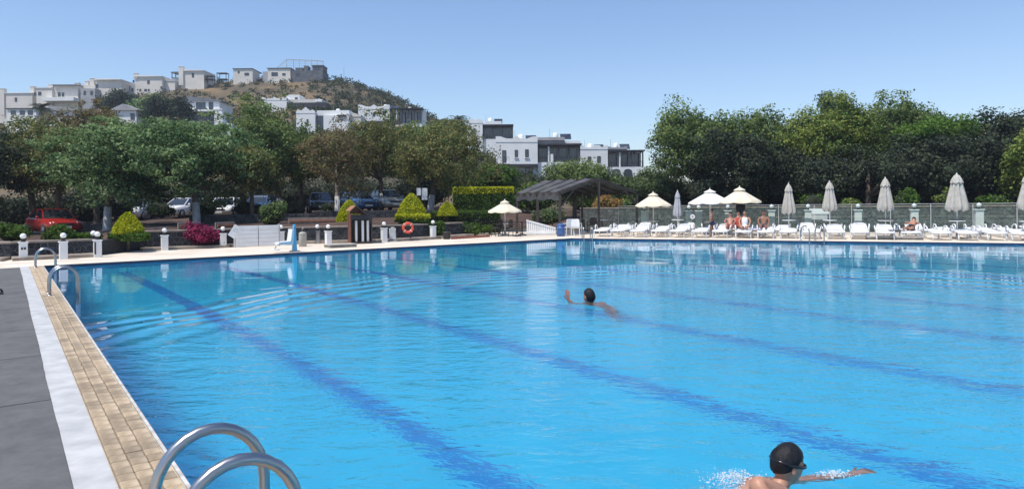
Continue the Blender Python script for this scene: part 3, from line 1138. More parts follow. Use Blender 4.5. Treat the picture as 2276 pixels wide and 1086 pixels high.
def tree(name, label, px, ytop, ybot, wpx, d, leaf, n=9000, size=.2, lobes=11, seed=1, trunk_r=.16, white=False, lean=0, bark='bark', clump=.5, per=55, group='trees behind the pool', flat=.75, up=0.2, depth=None, aspect=.8, base=None, hollow=.55, deep=.85):
    top, bot = W(px, ytop, d), W(px, ybot, d)
    rx = wpx / 2 * d / F
    rz = (top.z - bot.z) / 2
    ry = depth or rx * deep
    gb = on_ground(px + lean, d) if base is None else Vector(((px + lean - 1138) / F * d, d, base))
    root = thing(name, label, 'tree', gb, 0, group)
    c = Vector((top.x, d, (top.z + bot.z) / 2)) - gb
    P, L, NR = crown_points(c, rx * 1.12, ry * 1.1, rz * 1.05, int(n * 1.5), lobes + 9, seed, flat, clump, per, hollow)
    ok = P[:, 2] > .25
    leaves('crown', P[ok], size * .92, leaf, root, aspect=aspect, up=up * .5, out=NR[ok])
    t = MB()
    mid = Vector((c.x * .35, c.y * .35, max(c.z - rz * .55, .8)))
    t.tube([(0, 0, -.25), (0, 0, .05), tuple(mid * .5 + Vector((0, 0, .0))), tuple(mid), (c.x * .8, c.y, c.z + rz * .35)], [trunk_r * 1.5, trunk_r * 1.15, trunk_r, trunk_r * .85, trunk_r * .25], 10)
    t.build('trunk', bark, root, True)
    if white:
        hz = min(1.25, mid.z * .6)
        k = hz / (mid.z * .5) if mid.z * .5 > hz else 1
        e = Vector((mid.x * .5 * k, mid.y * .5 * k, hz))
        MB().tube([(0, 0, -.1), (0, 0, .05), tuple(e)], [trunk_r * 1.5 + .012, trunk_r * 1.15 + .012, trunk_r * 1.02 + .014], 10).build('whitewash', 'whitewash', root, True)
    for q in L[:6]:
        q = Vector(q)
        m = mid.lerp(q, .5) + Vector((0, 0, -.12 * rz))
        MB().tube([tuple(mid * .96), tuple(m), tuple(q)], [trunk_r * .5, trunk_r * .33, trunk_r * .1], 6).build('limb', bark, root, True)
    return root


GL = 'pines and broad trees by the car park'
tree('pine_tree', 'dark brownish pine at the left border above the red car', 40, 228, 452, 250, 41, 'leaf_brown', 11000, .17, 13, 11, .2, True, lean=40, group=GL, deep=1.35)
tree('pine_tree', 'dark shaded pine filling the far left border', -40, 284, 480, 230, 37, 'leaf_dark_shade', 10000, .17, 11, 15, .2, group=GL, deep=1.35)
tree('pine_tree', 'brown-tinged pine rising behind the left side of the broad green tree', 215, 216, 420, 180, 47, 'leaf_rust', 11000, .18, 12, 12, .18, group=GL, deep=1.35)
tree('pine_tree', 'olive-brown pine between the border pine and the broad green tree', 130, 254, 462, 150, 38, 'leaf_brown', 9000, .16, 12, 13, .16, group=GL, deep=1.35)
tree('broad_tree', 'broad fresh-green tree with whitewashed trunk above the yellow cone shrub', 255, 269, 468, 240, 35.5, 'leaf_broad', 19000, .155, 16, 14, .17, True, lean=-18, group=GL, deep=1.35, flat=.45, up=.6)
tree('broad_tree', 'largest broad green tree, its crown over the white parked cars', 425, 244, 468, 270, 37, 'leaf_broad', 23000, .16, 17, 16, .18, True, lean=12, group=GL, deep=1.35, flat=.45, up=.6)
tree('pine_tree', 'tall olive-green pine right of the broad green trees', 590, 206, 445, 200, 43, 'leaf_pine', 12000, .17, 13, 17, .18, True, lean=36, group=GL, deep=1.35)
tree('pine_tree', 'lower olive pine bough beside the broad green tree, behind the white panels', 560, 314, 450, 130, 39, 'leaf_brown', 6000, .16, 9, 18, .12, group=GL, deep=1.35)
tree('pine_tree', 'rust-brown sparse pine with bare pale branches in the middle', 750, 254, 440, 170, 41, 'leaf_rust', 8500, .15, 12, 19, .14, True, bark='pale_bark', group=GL, deep=1.35, hollow=.7)
tree('pine_tree', 'olive pine between the rust-brown pine and the russet pine', 850, 252, 440, 150, 46, 'leaf_brown', 9500, .16, 12, 20, .15, True, lean=-5, group=GL, deep=1.35)
tree('pine_tree', 'russet-green pine right of centre, nearest the square hedge', 990, 254, 442, 220, 43, 'leaf_brown', 13500, .16, 14, 21, .18, True, lean=-35, group=GL, deep=1.35)
tree('pine_tree', 'green-topped pine behind the russet pine, below the hillside villas', 930, 254, 400, 150, 52, 'leaf_pine', 8500, .18, 11, 22, .15, group=GL, deep=1.35)
tree('pine_tree', 'small brownish pine tucked between the tall olive pine and the rust-brown pine', 670, 284, 430, 110, 47, 'leaf_brown', 7000, .17, 10, 23, .14, group=GL, deep=1.35)

GM = 'small trees between the villas and the shade canopy'
tree('broad_tree', 'small light-green tree in front of the biggest white villa', 1112, 365, 430, 85, 58, 'leaf_fresh', 4500, .22, 8, 24, .1, group=GM)
tree('round_tree', 'round dark-green tree standing behind the shade canopy', 1277, 352, 452, 155, 52, 'leaf_pine', 11000, .2, 9, 25, .16, group=GM, clump=.7)
tree('olive_tree', 'pale olive tree right of the round dark tree', 1400, 385, 465, 110, 56, 'leaf_olive', 7000, .2, 9, 26, .12, group=GM)
tree('olive_tree', 'feathery light-green tree touching the left edge of the tall pine grove', 1460, 360, 470, 110, 50, 'leaf_olive', 8000, .18, 9, 27, .12, group=GM)
tree('olive_tree', 'low grey-green tree under the white villa with arched windows', 1345, 395, 460, 80, 62, 'leaf_olive', 4500, .22, 8, 28, .12, group=GM)

GR = 'tall grove behind the sunbathers'
rg = dict(group=GR, clump=.62, per=60)
tree('pine_tree', 'leftmost big dark stone pine of the grove, overlooking the white parasols', 1555, 208, 440, 180, 47, 'leaf_pine', 17000, .2, 14, 31, .24, **rg)
tree('pine_tree', 'stone pine second from the left in the grove, above the pair of open parasols', 1690, 224, 445, 190, 49, 'leaf_pine', 17000, .2, 14, 32, .24, **rg)
tree('pine_tree', 'dark shaded pine low in the grove behind the open parasols', 1630, 290, 460, 200, 45, 'leaf_dark_shade', 13000, .2, 13, 33, .2, **rg)
tree('pine_tree', 'yellow-green stone pine in the middle of the grove', 1850, 218, 400, 190, 47, 'leaf_pine_light', 16000, .19, 14, 34, .22, **rg)
tree('eucalyptus_tree', 'pale grey-green treetop poking out above the middle of the grove', 1865, 193, 330, 90, 62, 'leaf_olive', 6500, .22, 8, 35, .2, **rg)
tree('pine_tree', 'tall green pine right of the yellow-green one', 1975, 205, 420, 200, 50, 'leaf_pine', 17000, .2, 14, 36, .24, **rg)
tree('pine_tree', 'dark understorey pine in the middle of the grove', 1790, 320, 462, 220, 46, 'leaf_dark_shade', 12000, .2, 13, 37, .2, **rg)
tree('broad_tree', 'shaded broad tree with light-green top right of the tall green pine', 2080, 272, 450, 210, 44, 'leaf_dark_shade', 15000, .2, 14, 38, .22, **rg)
tree('broad_tree', 'light-green treetop sprouting over the shaded broad tree', 2075, 262, 330, 170, 46, 'leaf_fresh', 5000, .2, 10, 39, .14, **rg)
tree('pine_tree', 'pine crown seen in the dip between the tall pine and the rightmost tree', 2090, 240, 380, 120, 55, 'leaf_pine', 8000, .2, 10, 40, .2, **rg)
tree('broad_tree', 'tall dark tree at the right border of the grove', 2245, 215, 455, 150, 45, 'leaf_dark_shade', 14000, .21, 13, 41, .24, **rg)
tree('broad_tree', 'yellowish-green tree cut off by the right border', 2310, 265, 440, 130, 40, 'leaf_pine_light', 9000, .19, 11, 42, .2, **rg)
tree('broad_tree', 'dark understorey tree left of the right border', 2180, 300, 465, 150, 43, 'leaf_dark_shade', 10000, .2, 12, 43, .2, **rg)
tree('pine_tree', 'dark understorey tree behind the middle folded parasols', 1930, 330, 465, 180, 44, 'leaf_dark_shade', 10000, .2, 12, 44, .2, **rg)


# ------------------------------------------------------------------ shrubs, hedges, topiary
def shrub(name, label, px, ytop, ybot, wpx, d, leaf, n=1800, size=.09, seed=1, group='garden shrubs', core=True, lobes=6):
    top, bot = W(px, ytop, d), W(px, ybot, d)
    rx, h = wpx / 2 * d / F, top.z - bot.z
    root = thing(name, label, 'shrub', bot, 0, group)
    P, _, NR = crown_points((0, 0, h * .5), rx, rx * .8, h * .5, n, lobes, seed, .8, rx * .35, 30)
    ok = P[:, 2] > 0
    leaves('foliage', P[ok], size, leaf, root, up=.1, out=NR[ok])
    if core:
        MB().ball((0, 0, h * .45), 1, 12, 8, (rx * .7, rx * .55, h * .42)).build('branches', 'shrub_core', root, True)  # solid dark core added to close see-through gaps in the foliage
    return root


def topiary(label, px, ytop, ybot, wpx, d, seed, leaf='leaf_gold', n=4200):
    top, bot = W(px, ytop, d), W(px, ybot, d)
    rx, h = wpx / 2 * d / F, top.z - bot.z
    root = thing('topiary_cone', label, 'topiary', bot, 0, 'golden clipped cones')
    g = np.random.default_rng(seed)
    t = g.uniform(0, 1, n)
    t = 1 - np.sqrt(1 - t * .999)
    a = g.uniform(0, 2 * math.pi, n)
    r = rx * (1 - t ** 1.6) ** .8 * (1 + g.normal(0, .03, n)) * g.uniform(.9, 1.0, n)
    P = np.stack([r * np.cos(a), r * np.sin(a), t * h], 1)
    leaves('foliage', P, .075, leaf, root, up=.1)
    MB().lathe([(rx * (1 - tt ** 1.6) ** .8 * .9 + .0005, tt * h * .96) for tt in (0, .2, .4, .6, .8, .93)], 16).build('branches', 'leaf_hedge', root, True)  # solid inner core added to stop views through the leaves
    MB().tube([(0, 0, -.6), (0, 0, .05)], .05, 8).build('stem', 'bark', root, True)
    return root


def hedge(label, px0, px1, ytop, ybot, d, depth, seed, leaf_top='leaf_gold', leaf_side='leaf_hedge', n=5200, topfrac=.22, size=.085, name='clipped_hedge', yaw=0):
    a, b = W(px0, ybot, d), W(px1, ytop, d)
    w, h = b.x - a.x, b.z - a.z
    root = thing(name, label, 'hedge', ((a.x + b.x) / 2, d, a.z), yaw, 'clipped hedges')
    g = np.random.default_rng(seed)
    P = np.stack([g.uniform(-w / 2, w / 2, n), g.uniform(-depth / 2, depth / 2, n), g.uniform(0, h, n)], 1)
    f = g.integers(0, 5, n)
    P[f == 0, 2] = h
    P[f == 1, 1] = -depth / 2
    P[f == 2, 1] = -depth / 2
    P[f == 3, 0] = np.sign(P[f == 3, 0]) * w / 2
    P[f == 4, 2] = h
    P += g.normal(0, .025, P.shape)
    tp = P[:, 2] > h * (1 - topfrac) - g.uniform(0, .12, n)
    leaves('sunlit_top_leaves', P[tp], size, leaf_top, root, up=.1)  # top leaves take a lighter colour to paint sunlight on the hedge
    leaves('foliage', P[~tp], size, leaf_side, root, up=.1)
    MB().box((-w / 2 + .04, -depth / 2 + .04, 0), (w / 2 - .04, depth / 2 - .04, h - .05)).build('branches', 'shrub_core', root)  # solid dark box added inside the leaves to block see-through
    return root


topiary('golden cone shrub on the far left, above the low clipped hedges', 284, 470, 518, 62, 24.3, 51)
topiary('golden cone shrub half hidden by the wooden cabinet', 776, 442, 492, 56, 31.6, 52)
topiary('largest golden cone shrub, above the lifebuoy', 915, 428, 479, 64, 33.6, 53)
topiary('small golden cone shrub between the lifebuoy and the big square hedge', 994, 447, 479, 44, 35.4, 54)
hedge('big square golden-topped hedge left of the cream parasol', 1011, 1140, 417, 468, 40, 2.0, 55, n=8500)
hedge('tiered green hedge under the largest golden cone, behind the lifebuoy', 882, 952, 477, 492, 32.6, .9, 56, n=2500, topfrac=.35)
hedge('dark base hedge behind the lifebuoy', 890, 985, 494, 520, 32.6, .8, 57, 'leaf_hedge', n=3200)
hedge('low clipped hedge between two bollards below the left trees', 158, 212, 522, 556, 23.6, .8, 58, 'leaf_fresh', n=3200, topfrac=.12)
hedge('low clipped hedge under the far left golden cone', 254, 322, 520, 533, 24.2, .7, 59, 'leaf_fresh', n=2200, topfrac=.3)
hedge('shaded hedge between the small golden cone and the parasol', 960, 1110, 470, 518, 36.5, 1.0, 60, 'leaf_hedge', 'leaf_dark_shade', n=5200)
shrub('round_bush', 'round green bush at the left border behind the leftmost bollard', 26, 499, 540, 66, 22.6, 'leaf_hedge', 3000, .085, 61)
shrub('round_bush', 'round bush in front of the red car', 129, 498, 548, 62, 22.9, 'leaf_hedge', 3200, .085, 62)
shrub('bougainvillea', 'pink flowering bougainvillea spilling over the stone wall', 440, 500, 545, 88, 26.2, 'petal_pink', 3000, .085, 63, core=False, lobes=8)
shrub('conifer_bush', 'green conifer bush behind the white panels', 606, 445, 502, 62, 31.2, 'leaf_pine', 3800, .09, 64)
shrub('round_bush', 'dark bushes at the foot of the hedge near the planter', 1040, 495, 527, 70, 35, 'leaf_hedge', 2500, .09, 65)
shrub('round_bush', 'small round bush beside the cream parasol pole', 1083, 497, 515, 28, 35.4, 'leaf_fresh', 1300, .08, 66)
shrub('flower_bush', 'yellow-green bush left of the shade canopy', 1166, 425, 455, 40, 46, 'leaf_fresh', 1800, .12, 67)
shrub('dry_bush', 'orange-brown dry bush seen beneath the right side of the canopy', 1345, 440, 472, 80, 46.5, 'leaf_orange', 3500, .13, 68, core=False)
shrub('round_bush', 'green bush under the canopy, left of its middle post', 1215, 462, 500, 90, 43, 'leaf_olive', 3000, .12, 69)
shrub('round_bush', 'green bush just right of the orange-brown bush', 1400, 445, 490, 70, 44, 'leaf_pine', 2500, .12, 70)
for k, (px, yt, w, l) in enumerate(((1808, 428, 62, 'behind the folded parasol nearest the ladder'), (1895, 440, 45, 'between the second and third folded parasols'), (2012, 420, 56, 'right of the third folded parasol'),
                                    (2105, 420, 52, 'left of the largest folded parasol'), (2215, 430, 70, 'near the right border'))):
    shrub('round_bush', 'bright green bush over the glass fence, ' + l, px, yt, 470, w, 40.5, 'leaf_fresh' if k % 2 == 0 else 'leaf_pine_light', 2200, .13, 71 + k, group='bushes over the glass fence')


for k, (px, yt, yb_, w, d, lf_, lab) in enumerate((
        (40, 440, 500, 130, 47, 'leaf_dark_shade', 'dark bushes behind the leftmost whitewashed trunk'), (190, 430, 495, 170, 50, 'leaf_dark_shade', 'dark thicket behind the red car'),
        (330, 405, 470, 170, 54, 'leaf_dark_shade', 'dark thicket behind the leftmost white car'), (480, 400, 470, 190, 55, 'leaf_dark_shade', 'dark thicket behind the white cars left of centre'),
        (640, 395, 470, 190, 54, 'leaf_dark_shade', 'dark thicket behind the blue car'), (790, 392, 462, 190, 55, 'leaf_dark_shade', 'dark thicket behind the black car and blue hatchback'),
        (930, 390, 465, 170, 56, 'leaf_dark_shade', 'dark thicket behind the silver car'), (1060, 385, 440, 150, 60, 'leaf_hedge', 'thicket above the square hedge'),
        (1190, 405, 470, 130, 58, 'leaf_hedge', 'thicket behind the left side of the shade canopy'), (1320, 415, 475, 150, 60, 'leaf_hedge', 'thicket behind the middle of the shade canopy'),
        (1450, 415, 480, 150, 52, 'leaf_hedge', 'thicket behind the cream parasol right of the canopy'), (1570, 385, 480, 190, 52, 'leaf_dark_shade', 'dark thicket in the grove behind the white parasol'),
        (1720, 380, 480, 200, 53, 'leaf_dark_shade', 'dark thicket in the grove left of the ladder'), (1880, 385, 480, 200, 52, 'leaf_dark_shade', 'dark thicket in the grove right of the ladder'),
        (2040, 380, 480, 200, 50, 'leaf_dark_shade', 'dark thicket in the grove behind the long slab'), (2200, 380, 480, 200, 48, 'leaf_dark_shade', 'dark thicket in the grove near the right border'),
        (-90, 400, 520, 160, 40, 'leaf_dark_shade', 'dark thicket cut off by the left border'), (2370, 380, 480, 200, 46, 'leaf_dark_shade', 'dark thicket outside the right border'))):
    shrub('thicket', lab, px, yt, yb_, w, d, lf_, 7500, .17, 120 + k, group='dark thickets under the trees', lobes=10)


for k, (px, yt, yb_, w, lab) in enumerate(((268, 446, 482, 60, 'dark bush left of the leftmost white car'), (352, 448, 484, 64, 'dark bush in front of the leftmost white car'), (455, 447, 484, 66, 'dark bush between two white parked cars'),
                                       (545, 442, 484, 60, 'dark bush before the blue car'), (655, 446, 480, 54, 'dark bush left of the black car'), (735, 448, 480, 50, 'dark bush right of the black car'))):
    shrub('understorey_bush', lab, px, yt, yb_, w, 41.5, 'leaf_dark_shade', 2200, .12, 160 + k, group='dark bushes in front of the parked cars')


def palm(label, px, ytop, ybot, d, r, seed, nf=22, show_trunk=True):
    top, bot = W(px, ytop, d), W(px, ybot, d)
    root = thing('palm_tree', label, 'palm', bot, 0, 'palms on the hillside')
    h = (top.z - bot.z) - r * .55
    MB().tube([(0, 0, -3), (0, 0, h * .5), (0, 0, h)], [.35, .28, .22], 9).build('trunk', 'bark', root, True)
    g = np.random.default_rng(seed)
    for k in range(nf):
        a, e = 2 * math.pi * k / nf + g.uniform(-.2, .2), g.uniform(-.1, 1.2)
        v = []
        prev = None
        for i in range(9):
            t = i / 8
            rr = r * t * math.cos(e * (1 - .3 * t))
            z = h + r * (t * math.sin(e) - .62 * t * t)
            q = np.array([rr * math.cos(a), rr * math.sin(a), z])
            if prev is not None:
                s = np.array([-math.sin(a), math.cos(a), 0])
                wl = r * .30 * math.sin(math.pi * min(t * .9 + .08, 1))
                for sg in (-1, 1):
                    tip = q + s * sg * wl + np.array([0, 0, -.3 * wl]) + (q - prev) * .6
                    v.append([prev, prev * .5 + q * .5, tip, prev * .75 + tip * .25])
                    v.append([prev * .5 + q * .5, q, tip + (q - prev) * .4, q * .6 + tip * .4])
            prev = q
        quads('frond', np.array(v), 'leaf_palm', root)
    return root


palm('palm on the hill shoulder left of the right-hand villas', 1019, 248, 300, 118, 2.6, 81)
palm('palm among the roofs at the far left of the hill', 96, 222, 275, 120, 2.6, 82)
tree('cypress_tree', 'dark conifer on the slope left of the two-storey hill villa', 385, 205, 275, 95, 128, 'leaf_dark_shade', 5000, .45, 9, 83, .3, group='trees on the hill', clump=1.2)
tree('broad_tree', 'green tree on the slope left of the dark conifer', 325, 215, 275, 80, 134, 'leaf_broad', 4000, .5, 9, 84, .3, group='trees on the hill', clump=1.2)
tree('broad_tree', 'bushy tree below the ridge houses at the left', 262, 205, 245, 90, 165, 'leaf_dark_shade', 3500, .55, 9, 85, .3, group='trees on the hill', clump=1.4)


def make_scrub():
    """Scrub over the hill: nobody could count these bushes."""
    g = np.random.default_rng(90)
    a, b = [], []
    for k in range(6400):
        px = g.uniform(-150, 1500) if k < 5200 else g.uniform(1380, 2500)
        d = g.uniform(95, 238) if k < 5200 else g.uniform(62, 200)
        X = (px - 1138) / F * d
        dens = mnoise.noise(Vector((X * .035, d * .035, 5)))
        dark = px > 740 or d < 140 or dens > .02
        if not dark and g.uniform() < .45:
            continue
        z = tz(X, d)
        s = g.uniform(.4, 1.3) * (1.25 if px > 740 else 1)
        m = int(26 * s) + 8
        P = g.normal(size=(m, 3)) * np.array([s, s, s * .55]) * .55 + np.array([X, d, z + s * .4])
        (a if (px > 700 or g.uniform() < .7) else b).append(P)
    stuff(leaves('scrub', np.concatenate(a), .5, 'leaf_scrub', up=.1), 'dark green scrub covering the hillside', 'scrub')
    stuff(leaves('dry_grass', np.concatenate(b), .42, 'leaf_dry', up=.1), 'straw-coloured dry tufts scattered over the hillside', 'grass')


make_scrub()


# ------------------------------------------------------------------ villas on the hill
class House:
    """Built from facade measurements taken at one distance; every block has real depth."""

    def __init__(s, label, px, ybase, d, name='villa', group='white villas on the hill', sink=4.0):
        s.d = d
        s.o = W(px, ybase, d)
        s.root = thing(name, label, 'house', s.o, 0, group)
        s.sink = sink
        s.k = 0

    def xz(s, px, py):
        p = W(px, py, s.d) - s.o
        return p.x, p.z

    def block(s, x0, x1, y0, y1, m='house_white', depth=8.0, front=0.0, name='wall', down=False):
        a, t = s.xz(x0, y0)
        b, u = s.xz(x1, y1)
        s.k += 1
        e = .004 * s.k
        return MB().box((a, front + e, u - (s.sink if down else 0)), (b, front + depth + e, t)).build(name, m, s.root)

    def parapet(s, pts, m='house_white', depth=.35, front=-.05, name='parapet'):
        s.k += 1
        e = .004 * s.k
        return MB().prism([s.xz(*p) for p in pts][::-1], front + e - .02, front + e + depth, 'y').build(name, m, s.root)

    def window(s, x0, x1, y0, y1, front=0.0, frame='beam_dark', sill=False, name='window', pane='pane', mull=0):
        a, t = s.xz(x0, y0)
        b, u = s.xz(x1, y1)
        w = min(.09, (b - a) * .12)
        m = MB()
        f = front - .06
        m.box((a, f, u), (a + w, front + .03, t)).box((b - w, f, u), (b, front + .03, t))
        m.box((a + w, f, t - w), (b - w, front + .03, t)).box((a + w, f, u), (b - w, front + .03, u + w))
        for k in range(mull):
            x = a + (b - a) * (k + 1) / (mull + 1)
            m.box((x - w / 3, f, u + w), (x + w / 3, front + .03, t - w))
        o = m.build(name, frame, s.root)
        MB().box((a + w, front - .025, u + w), (b - w, front - .012, t - w)).build('pane', pane, o)
        if sill:
            MB().box((a - .1, front - .16, u - .1), (b + .1, front - .008, u - .012)).build('sill', 'house_white', o)
        return o

    def recess(s, x0, x1, y0, y1, front=0.0, bays=3, roof_over=1.2, rail=True, white_posts=False):
        """Dark timber veranda: roof slab, posts, glazing behind, railing."""
        a, t = s.xz(x0, y0)
        b, u = s.xz(x1, y1)
        h = t - u
        rf = MB().box((a - .15, front - roof_over - .3, t - .02), (b + .35, front + .6, t + .22)).build('veranda_roof', 'beam_dark', s.root)
        n = max(3, int((b - a) / .9))
        for k in range(n):
            x = a + (b - a) * k / (n - 1)
            MB().box((x - .05, front - roof_over - .45, t - .18), (x + .05, front + .4, t - .024)).build('rafter', 'beam_dark', rf)
        for k in range(bays + 1):
            x = a + (b - a) * k / bays
            m = 'house_white' if (white_posts and k == 1) else 'beam_dark'
            MB().box((x - .11, front - roof_over, u), (x + .11, front - roof_over + .22, t - .2)).build('post', m, s.root)
        for k in range(bays):
            xa, xb = a + (b - a) * (k + .06) / bays, a + (b - a) * (k + .94) / bays
            s._win(xa, xb, u + .1, t - .35, front)
        if rail:
            r = MB().box((a + .12, front - roof_over + .06, u + h * .33), (b - .12, front - roof_over + .14, u + h * .33 + .08)).build('railing', 'beam_dark', s.root)
            nb = int((b - a) / .35)
            m = MB()
            for k in range(nb):
                x = a + .15 + (b - a - .3) * k / (nb - 1)
                m.box((x - .02, front - roof_over + .08, u), (x + .02, front - roof_over + .12, u + h * .33 - .002))
            m.build('balusters', 'beam_dark', r)

    def _win(s, a, b, u, t, front):
        w = .07
        m = MB()
        f = front - .06
        c = (a + b) / 2
        m.box((a, f, u), (a + w, front + .03, t)).box((b - w, f, u), (b, front + .03, t)).box((c - w / 2, f, u + w), (c + w / 2, front + .03, t - w))
        m.box((a + w, f, t - w), (b - w, front + .03, t)).box((a + w, f, u), (b - w, front + .03, u + w))
        o = m.build('window', 'house_grey', s.root)
        MB().box((a + w, front - .025, u + w), (b - w, front - .012, t - w)).build('pane', 'pane', o)

    def chimney(s, x0, x1, y0, y1, m='house_cream', front=.6, depth=1.2):
        a, t = s.xz(x0, y0)
        b, u = s.xz(x1, y1)
        o = MB().box((a, front, u), (b, front + depth, t)).build('chimney', m, s.root)
        MB().box((a - .08, front - .08, t + .003), (b + .08, front + depth + .08, t + .16)).build('chimney_cap', 'house_white', o)
        return o

    def balcony(s, x0, x1, y0, y1, front=0.0):
        a, t = s.xz(x0, y0)
        b, u = s.xz(x1, y1)
        o = MB().box((a, front - .9, u - .12), (b, front - .005, u)).build('balcony', 'house_white', s.root)
        m = MB()
        n = max(4, int((b - a) / .2))
        for k in range(n + 1):
            x = a + (b - a) * k / n
            m.box((x - .02, front - .9, u + .002), (x + .02, front - .86, t - .05))
        m.box((a, front - .91, t - .05), (b, front - .85, t))
        m.build('railing', 'beam_dark', o)

    def flat_roof(s, x0, x1, y, m='roof_grey', depth=8.4, front=-.25, th=.22):
        a, t = s.xz(x0, y)
        b, _ = s.xz(x1, y)
        MB().box((a, front, t + .004), (b, front + depth, t + th)).build('roof', m, s.root)

    def gable_roof(s, x0, x1, y0, y1, m='roof_grey', front=-.4, depth=8.6, peak=.5):
        a, u = s.xz(x0, y1)
        b, t = s.xz(x1, y0)
        c = a + (b - a) * peak
        MB().prism([(a, u), (b, u), (b, u + .18), (c, t), (a, u + .18)], front, front + depth, 'y').build('roof', m, s.root)


wavy = lambda x0, x1, y, dy: [(x0, y - dy), (x0 + (x1 - x0) * .12, y - dy * .9), (x0 + (x1 - x0) * .26, y), (x0 + (x1 - x0) * .4, y), (x0 + (x1 - x0) * .5, y - dy * 1.2),
                              (x0 + (x1 - x0) * .6, y), (x0 + (x1 - x0) * .74, y), (x0 + (x1 - x0) * .88, y - dy * .9), (x1, y - dy)]

def roof_kit(h, px, y, front=3.0):
    x, z = h.xz(px, y)
    MB().lathe([(.42, 0), (.45, .05), (.45, 1.15), (.3, 1.28), (.05, 1.3)], 12, Matrix.Translation((x, front, z - .3))).build('water_tank', 'house_white', h.root, True)
    MB().box((-.9, -.03, 0), (.9, .03, 1.5), Matrix.Translation((x + 1.7, front, z - .1)) @ Matrix.Rotation(R(-48), 4, 'X')).build('solar_panel', 'pane', h.root)
    MB().tube([(x - 1.0, front, z - .3), (x - 1.0, front, z + 1.7)], .035, 5).build('aerial', 'house_grey', h.root)


# two villas nearest, right of centre
h = House('largest white villa with dark veranda, in the gap right of the left trees', 1195, 402, 107)
h.block(1103, 1196, 309, 366, down=False)
h.parapet(wavy(1103, 1196, 308, 5) + [(1196, 316), (1103, 316)])
h.block(1135, 1196, 366.3, 402, depth=6.5, front=1.2, down=True)
h.block(1098, 1136, 366.3, 402, depth=6.5, front=2.2, down=True)
h.block(1134, 1196, 365, 370, 'beam_dark', depth=.4, front=-.4, name='canopy')  # dark strip that draws the shadow below the upper storey as a block
h.window(1117, 1126, 334, 363)
h.balcony(1107, 1133, 350, 363)
h.window(1145, 1152, 333, 350, sill=True)
h.window(1168, 1176, 332, 350, sill=True)
h.window(1146, 1155, 376, 391, front=1.2)
h.window(1168, 1186, 372, 401, front=1.2, name='door', mull=1)
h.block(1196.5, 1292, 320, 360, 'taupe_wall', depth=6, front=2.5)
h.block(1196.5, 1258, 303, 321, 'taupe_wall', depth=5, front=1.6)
h.parapet(wavy(1196.5, 1258, 306, 3) + [(1258, 310), (1196.5, 310)], 'house_grey', front=1.4)
h.block(1258.5, 1296, 309, 322, depth=5, front=3)
h.block(1196.5, 1296, 360.3, 402, depth=7, front=.5, down=True)
h.recess(1198, 1290, 322, 359, front=2.5, bays=4, roof_over=1.9, white_posts=True)
h.block(1225, 1231, 342, 362, depth=.4, front=.3, name='pillar')
roof_kit(h, 1240, 303, 4)
roof_kit(h, 1160, 305, 5)

h = House('white villa with arched lower windows and a long dark veranda, left of the pine grove', 1360, 394, 118)
h.block(1286, 1352, 329, 386, down=True)
h.parapet([(1286, 329), (1286, 322), (1298, 323), (1301, 328), (1318, 328), (1322, 322), (1334, 323), (1338, 327), (1352, 322), (1352, 332), (1286, 332)])
h.window(1307, 1315, 348, 363, sill=True)
h.window(1328, 1336, 347, 363, sill=True)
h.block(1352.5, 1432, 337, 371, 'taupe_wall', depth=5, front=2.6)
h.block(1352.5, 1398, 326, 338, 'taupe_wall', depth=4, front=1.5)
h.parapet(wavy(1354, 1398, 327, 3) + [(1398, 330), (1354, 330)], 'house_grey', front=1.3)
h.recess(1354, 1431, 336, 370, front=2.6, bays=3, roof_over=2.1, white_posts=True)
h.block(1352.5, 1434, 371, 396, depth=7, front=.35, down=True)
roof_kit(h, 1378, 326, 4)
roof_kit(h, 1320, 326, 5)
for cx in (1371, 1397):
    a_, u_ = h.xz(cx - 9, 392)
    b_, t_ = h.xz(cx + 9, 378)
    cxm, rr = (a_ + b_) / 2, (b_ - a_) / 2
    pts = [(a_, u_), (b_, u_)] + [(cxm + rr * math.cos(R(t)), t_ - rr * .3 + rr * .62 * math.sin(R(t))) for t in range(0, 181, 20)]
    w_ = MB().prism(pts, .20, .34, 'y').build('arched_window', 'beam_dark', h.root)
    MB().prism([(cxm + (x - cxm) * .82, u_ + (z - u_) * .86 + .06) for x, z in pts], .17, .199, 'y').build('pane', 'pane', w_)

h = House('small white villa with dark terrace pergola just left of the biggest villa', 1085, 310, 140)
h.block(1040, 1074, 271, 312, down=True)
h.parapet([(1040, 271), (1043, 266), (1050, 263), (1057, 267), (1066, 264), (1074, 268), (1074, 274), (1040, 274)])
h.window(1053, 1059, 286, 300)
h.block(1074.5, 1116, 265, 279, depth=4, front=3.5)
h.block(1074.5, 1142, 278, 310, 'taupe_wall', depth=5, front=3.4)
h.block(1074.5, 1142, 308.5, 345, depth=6, front=.6, down=True)
h.recess(1075, 1139, 278, 308, front=3.4, bays=3, roof_over=2.4)
roof_kit(h, 1090, 266, 5)

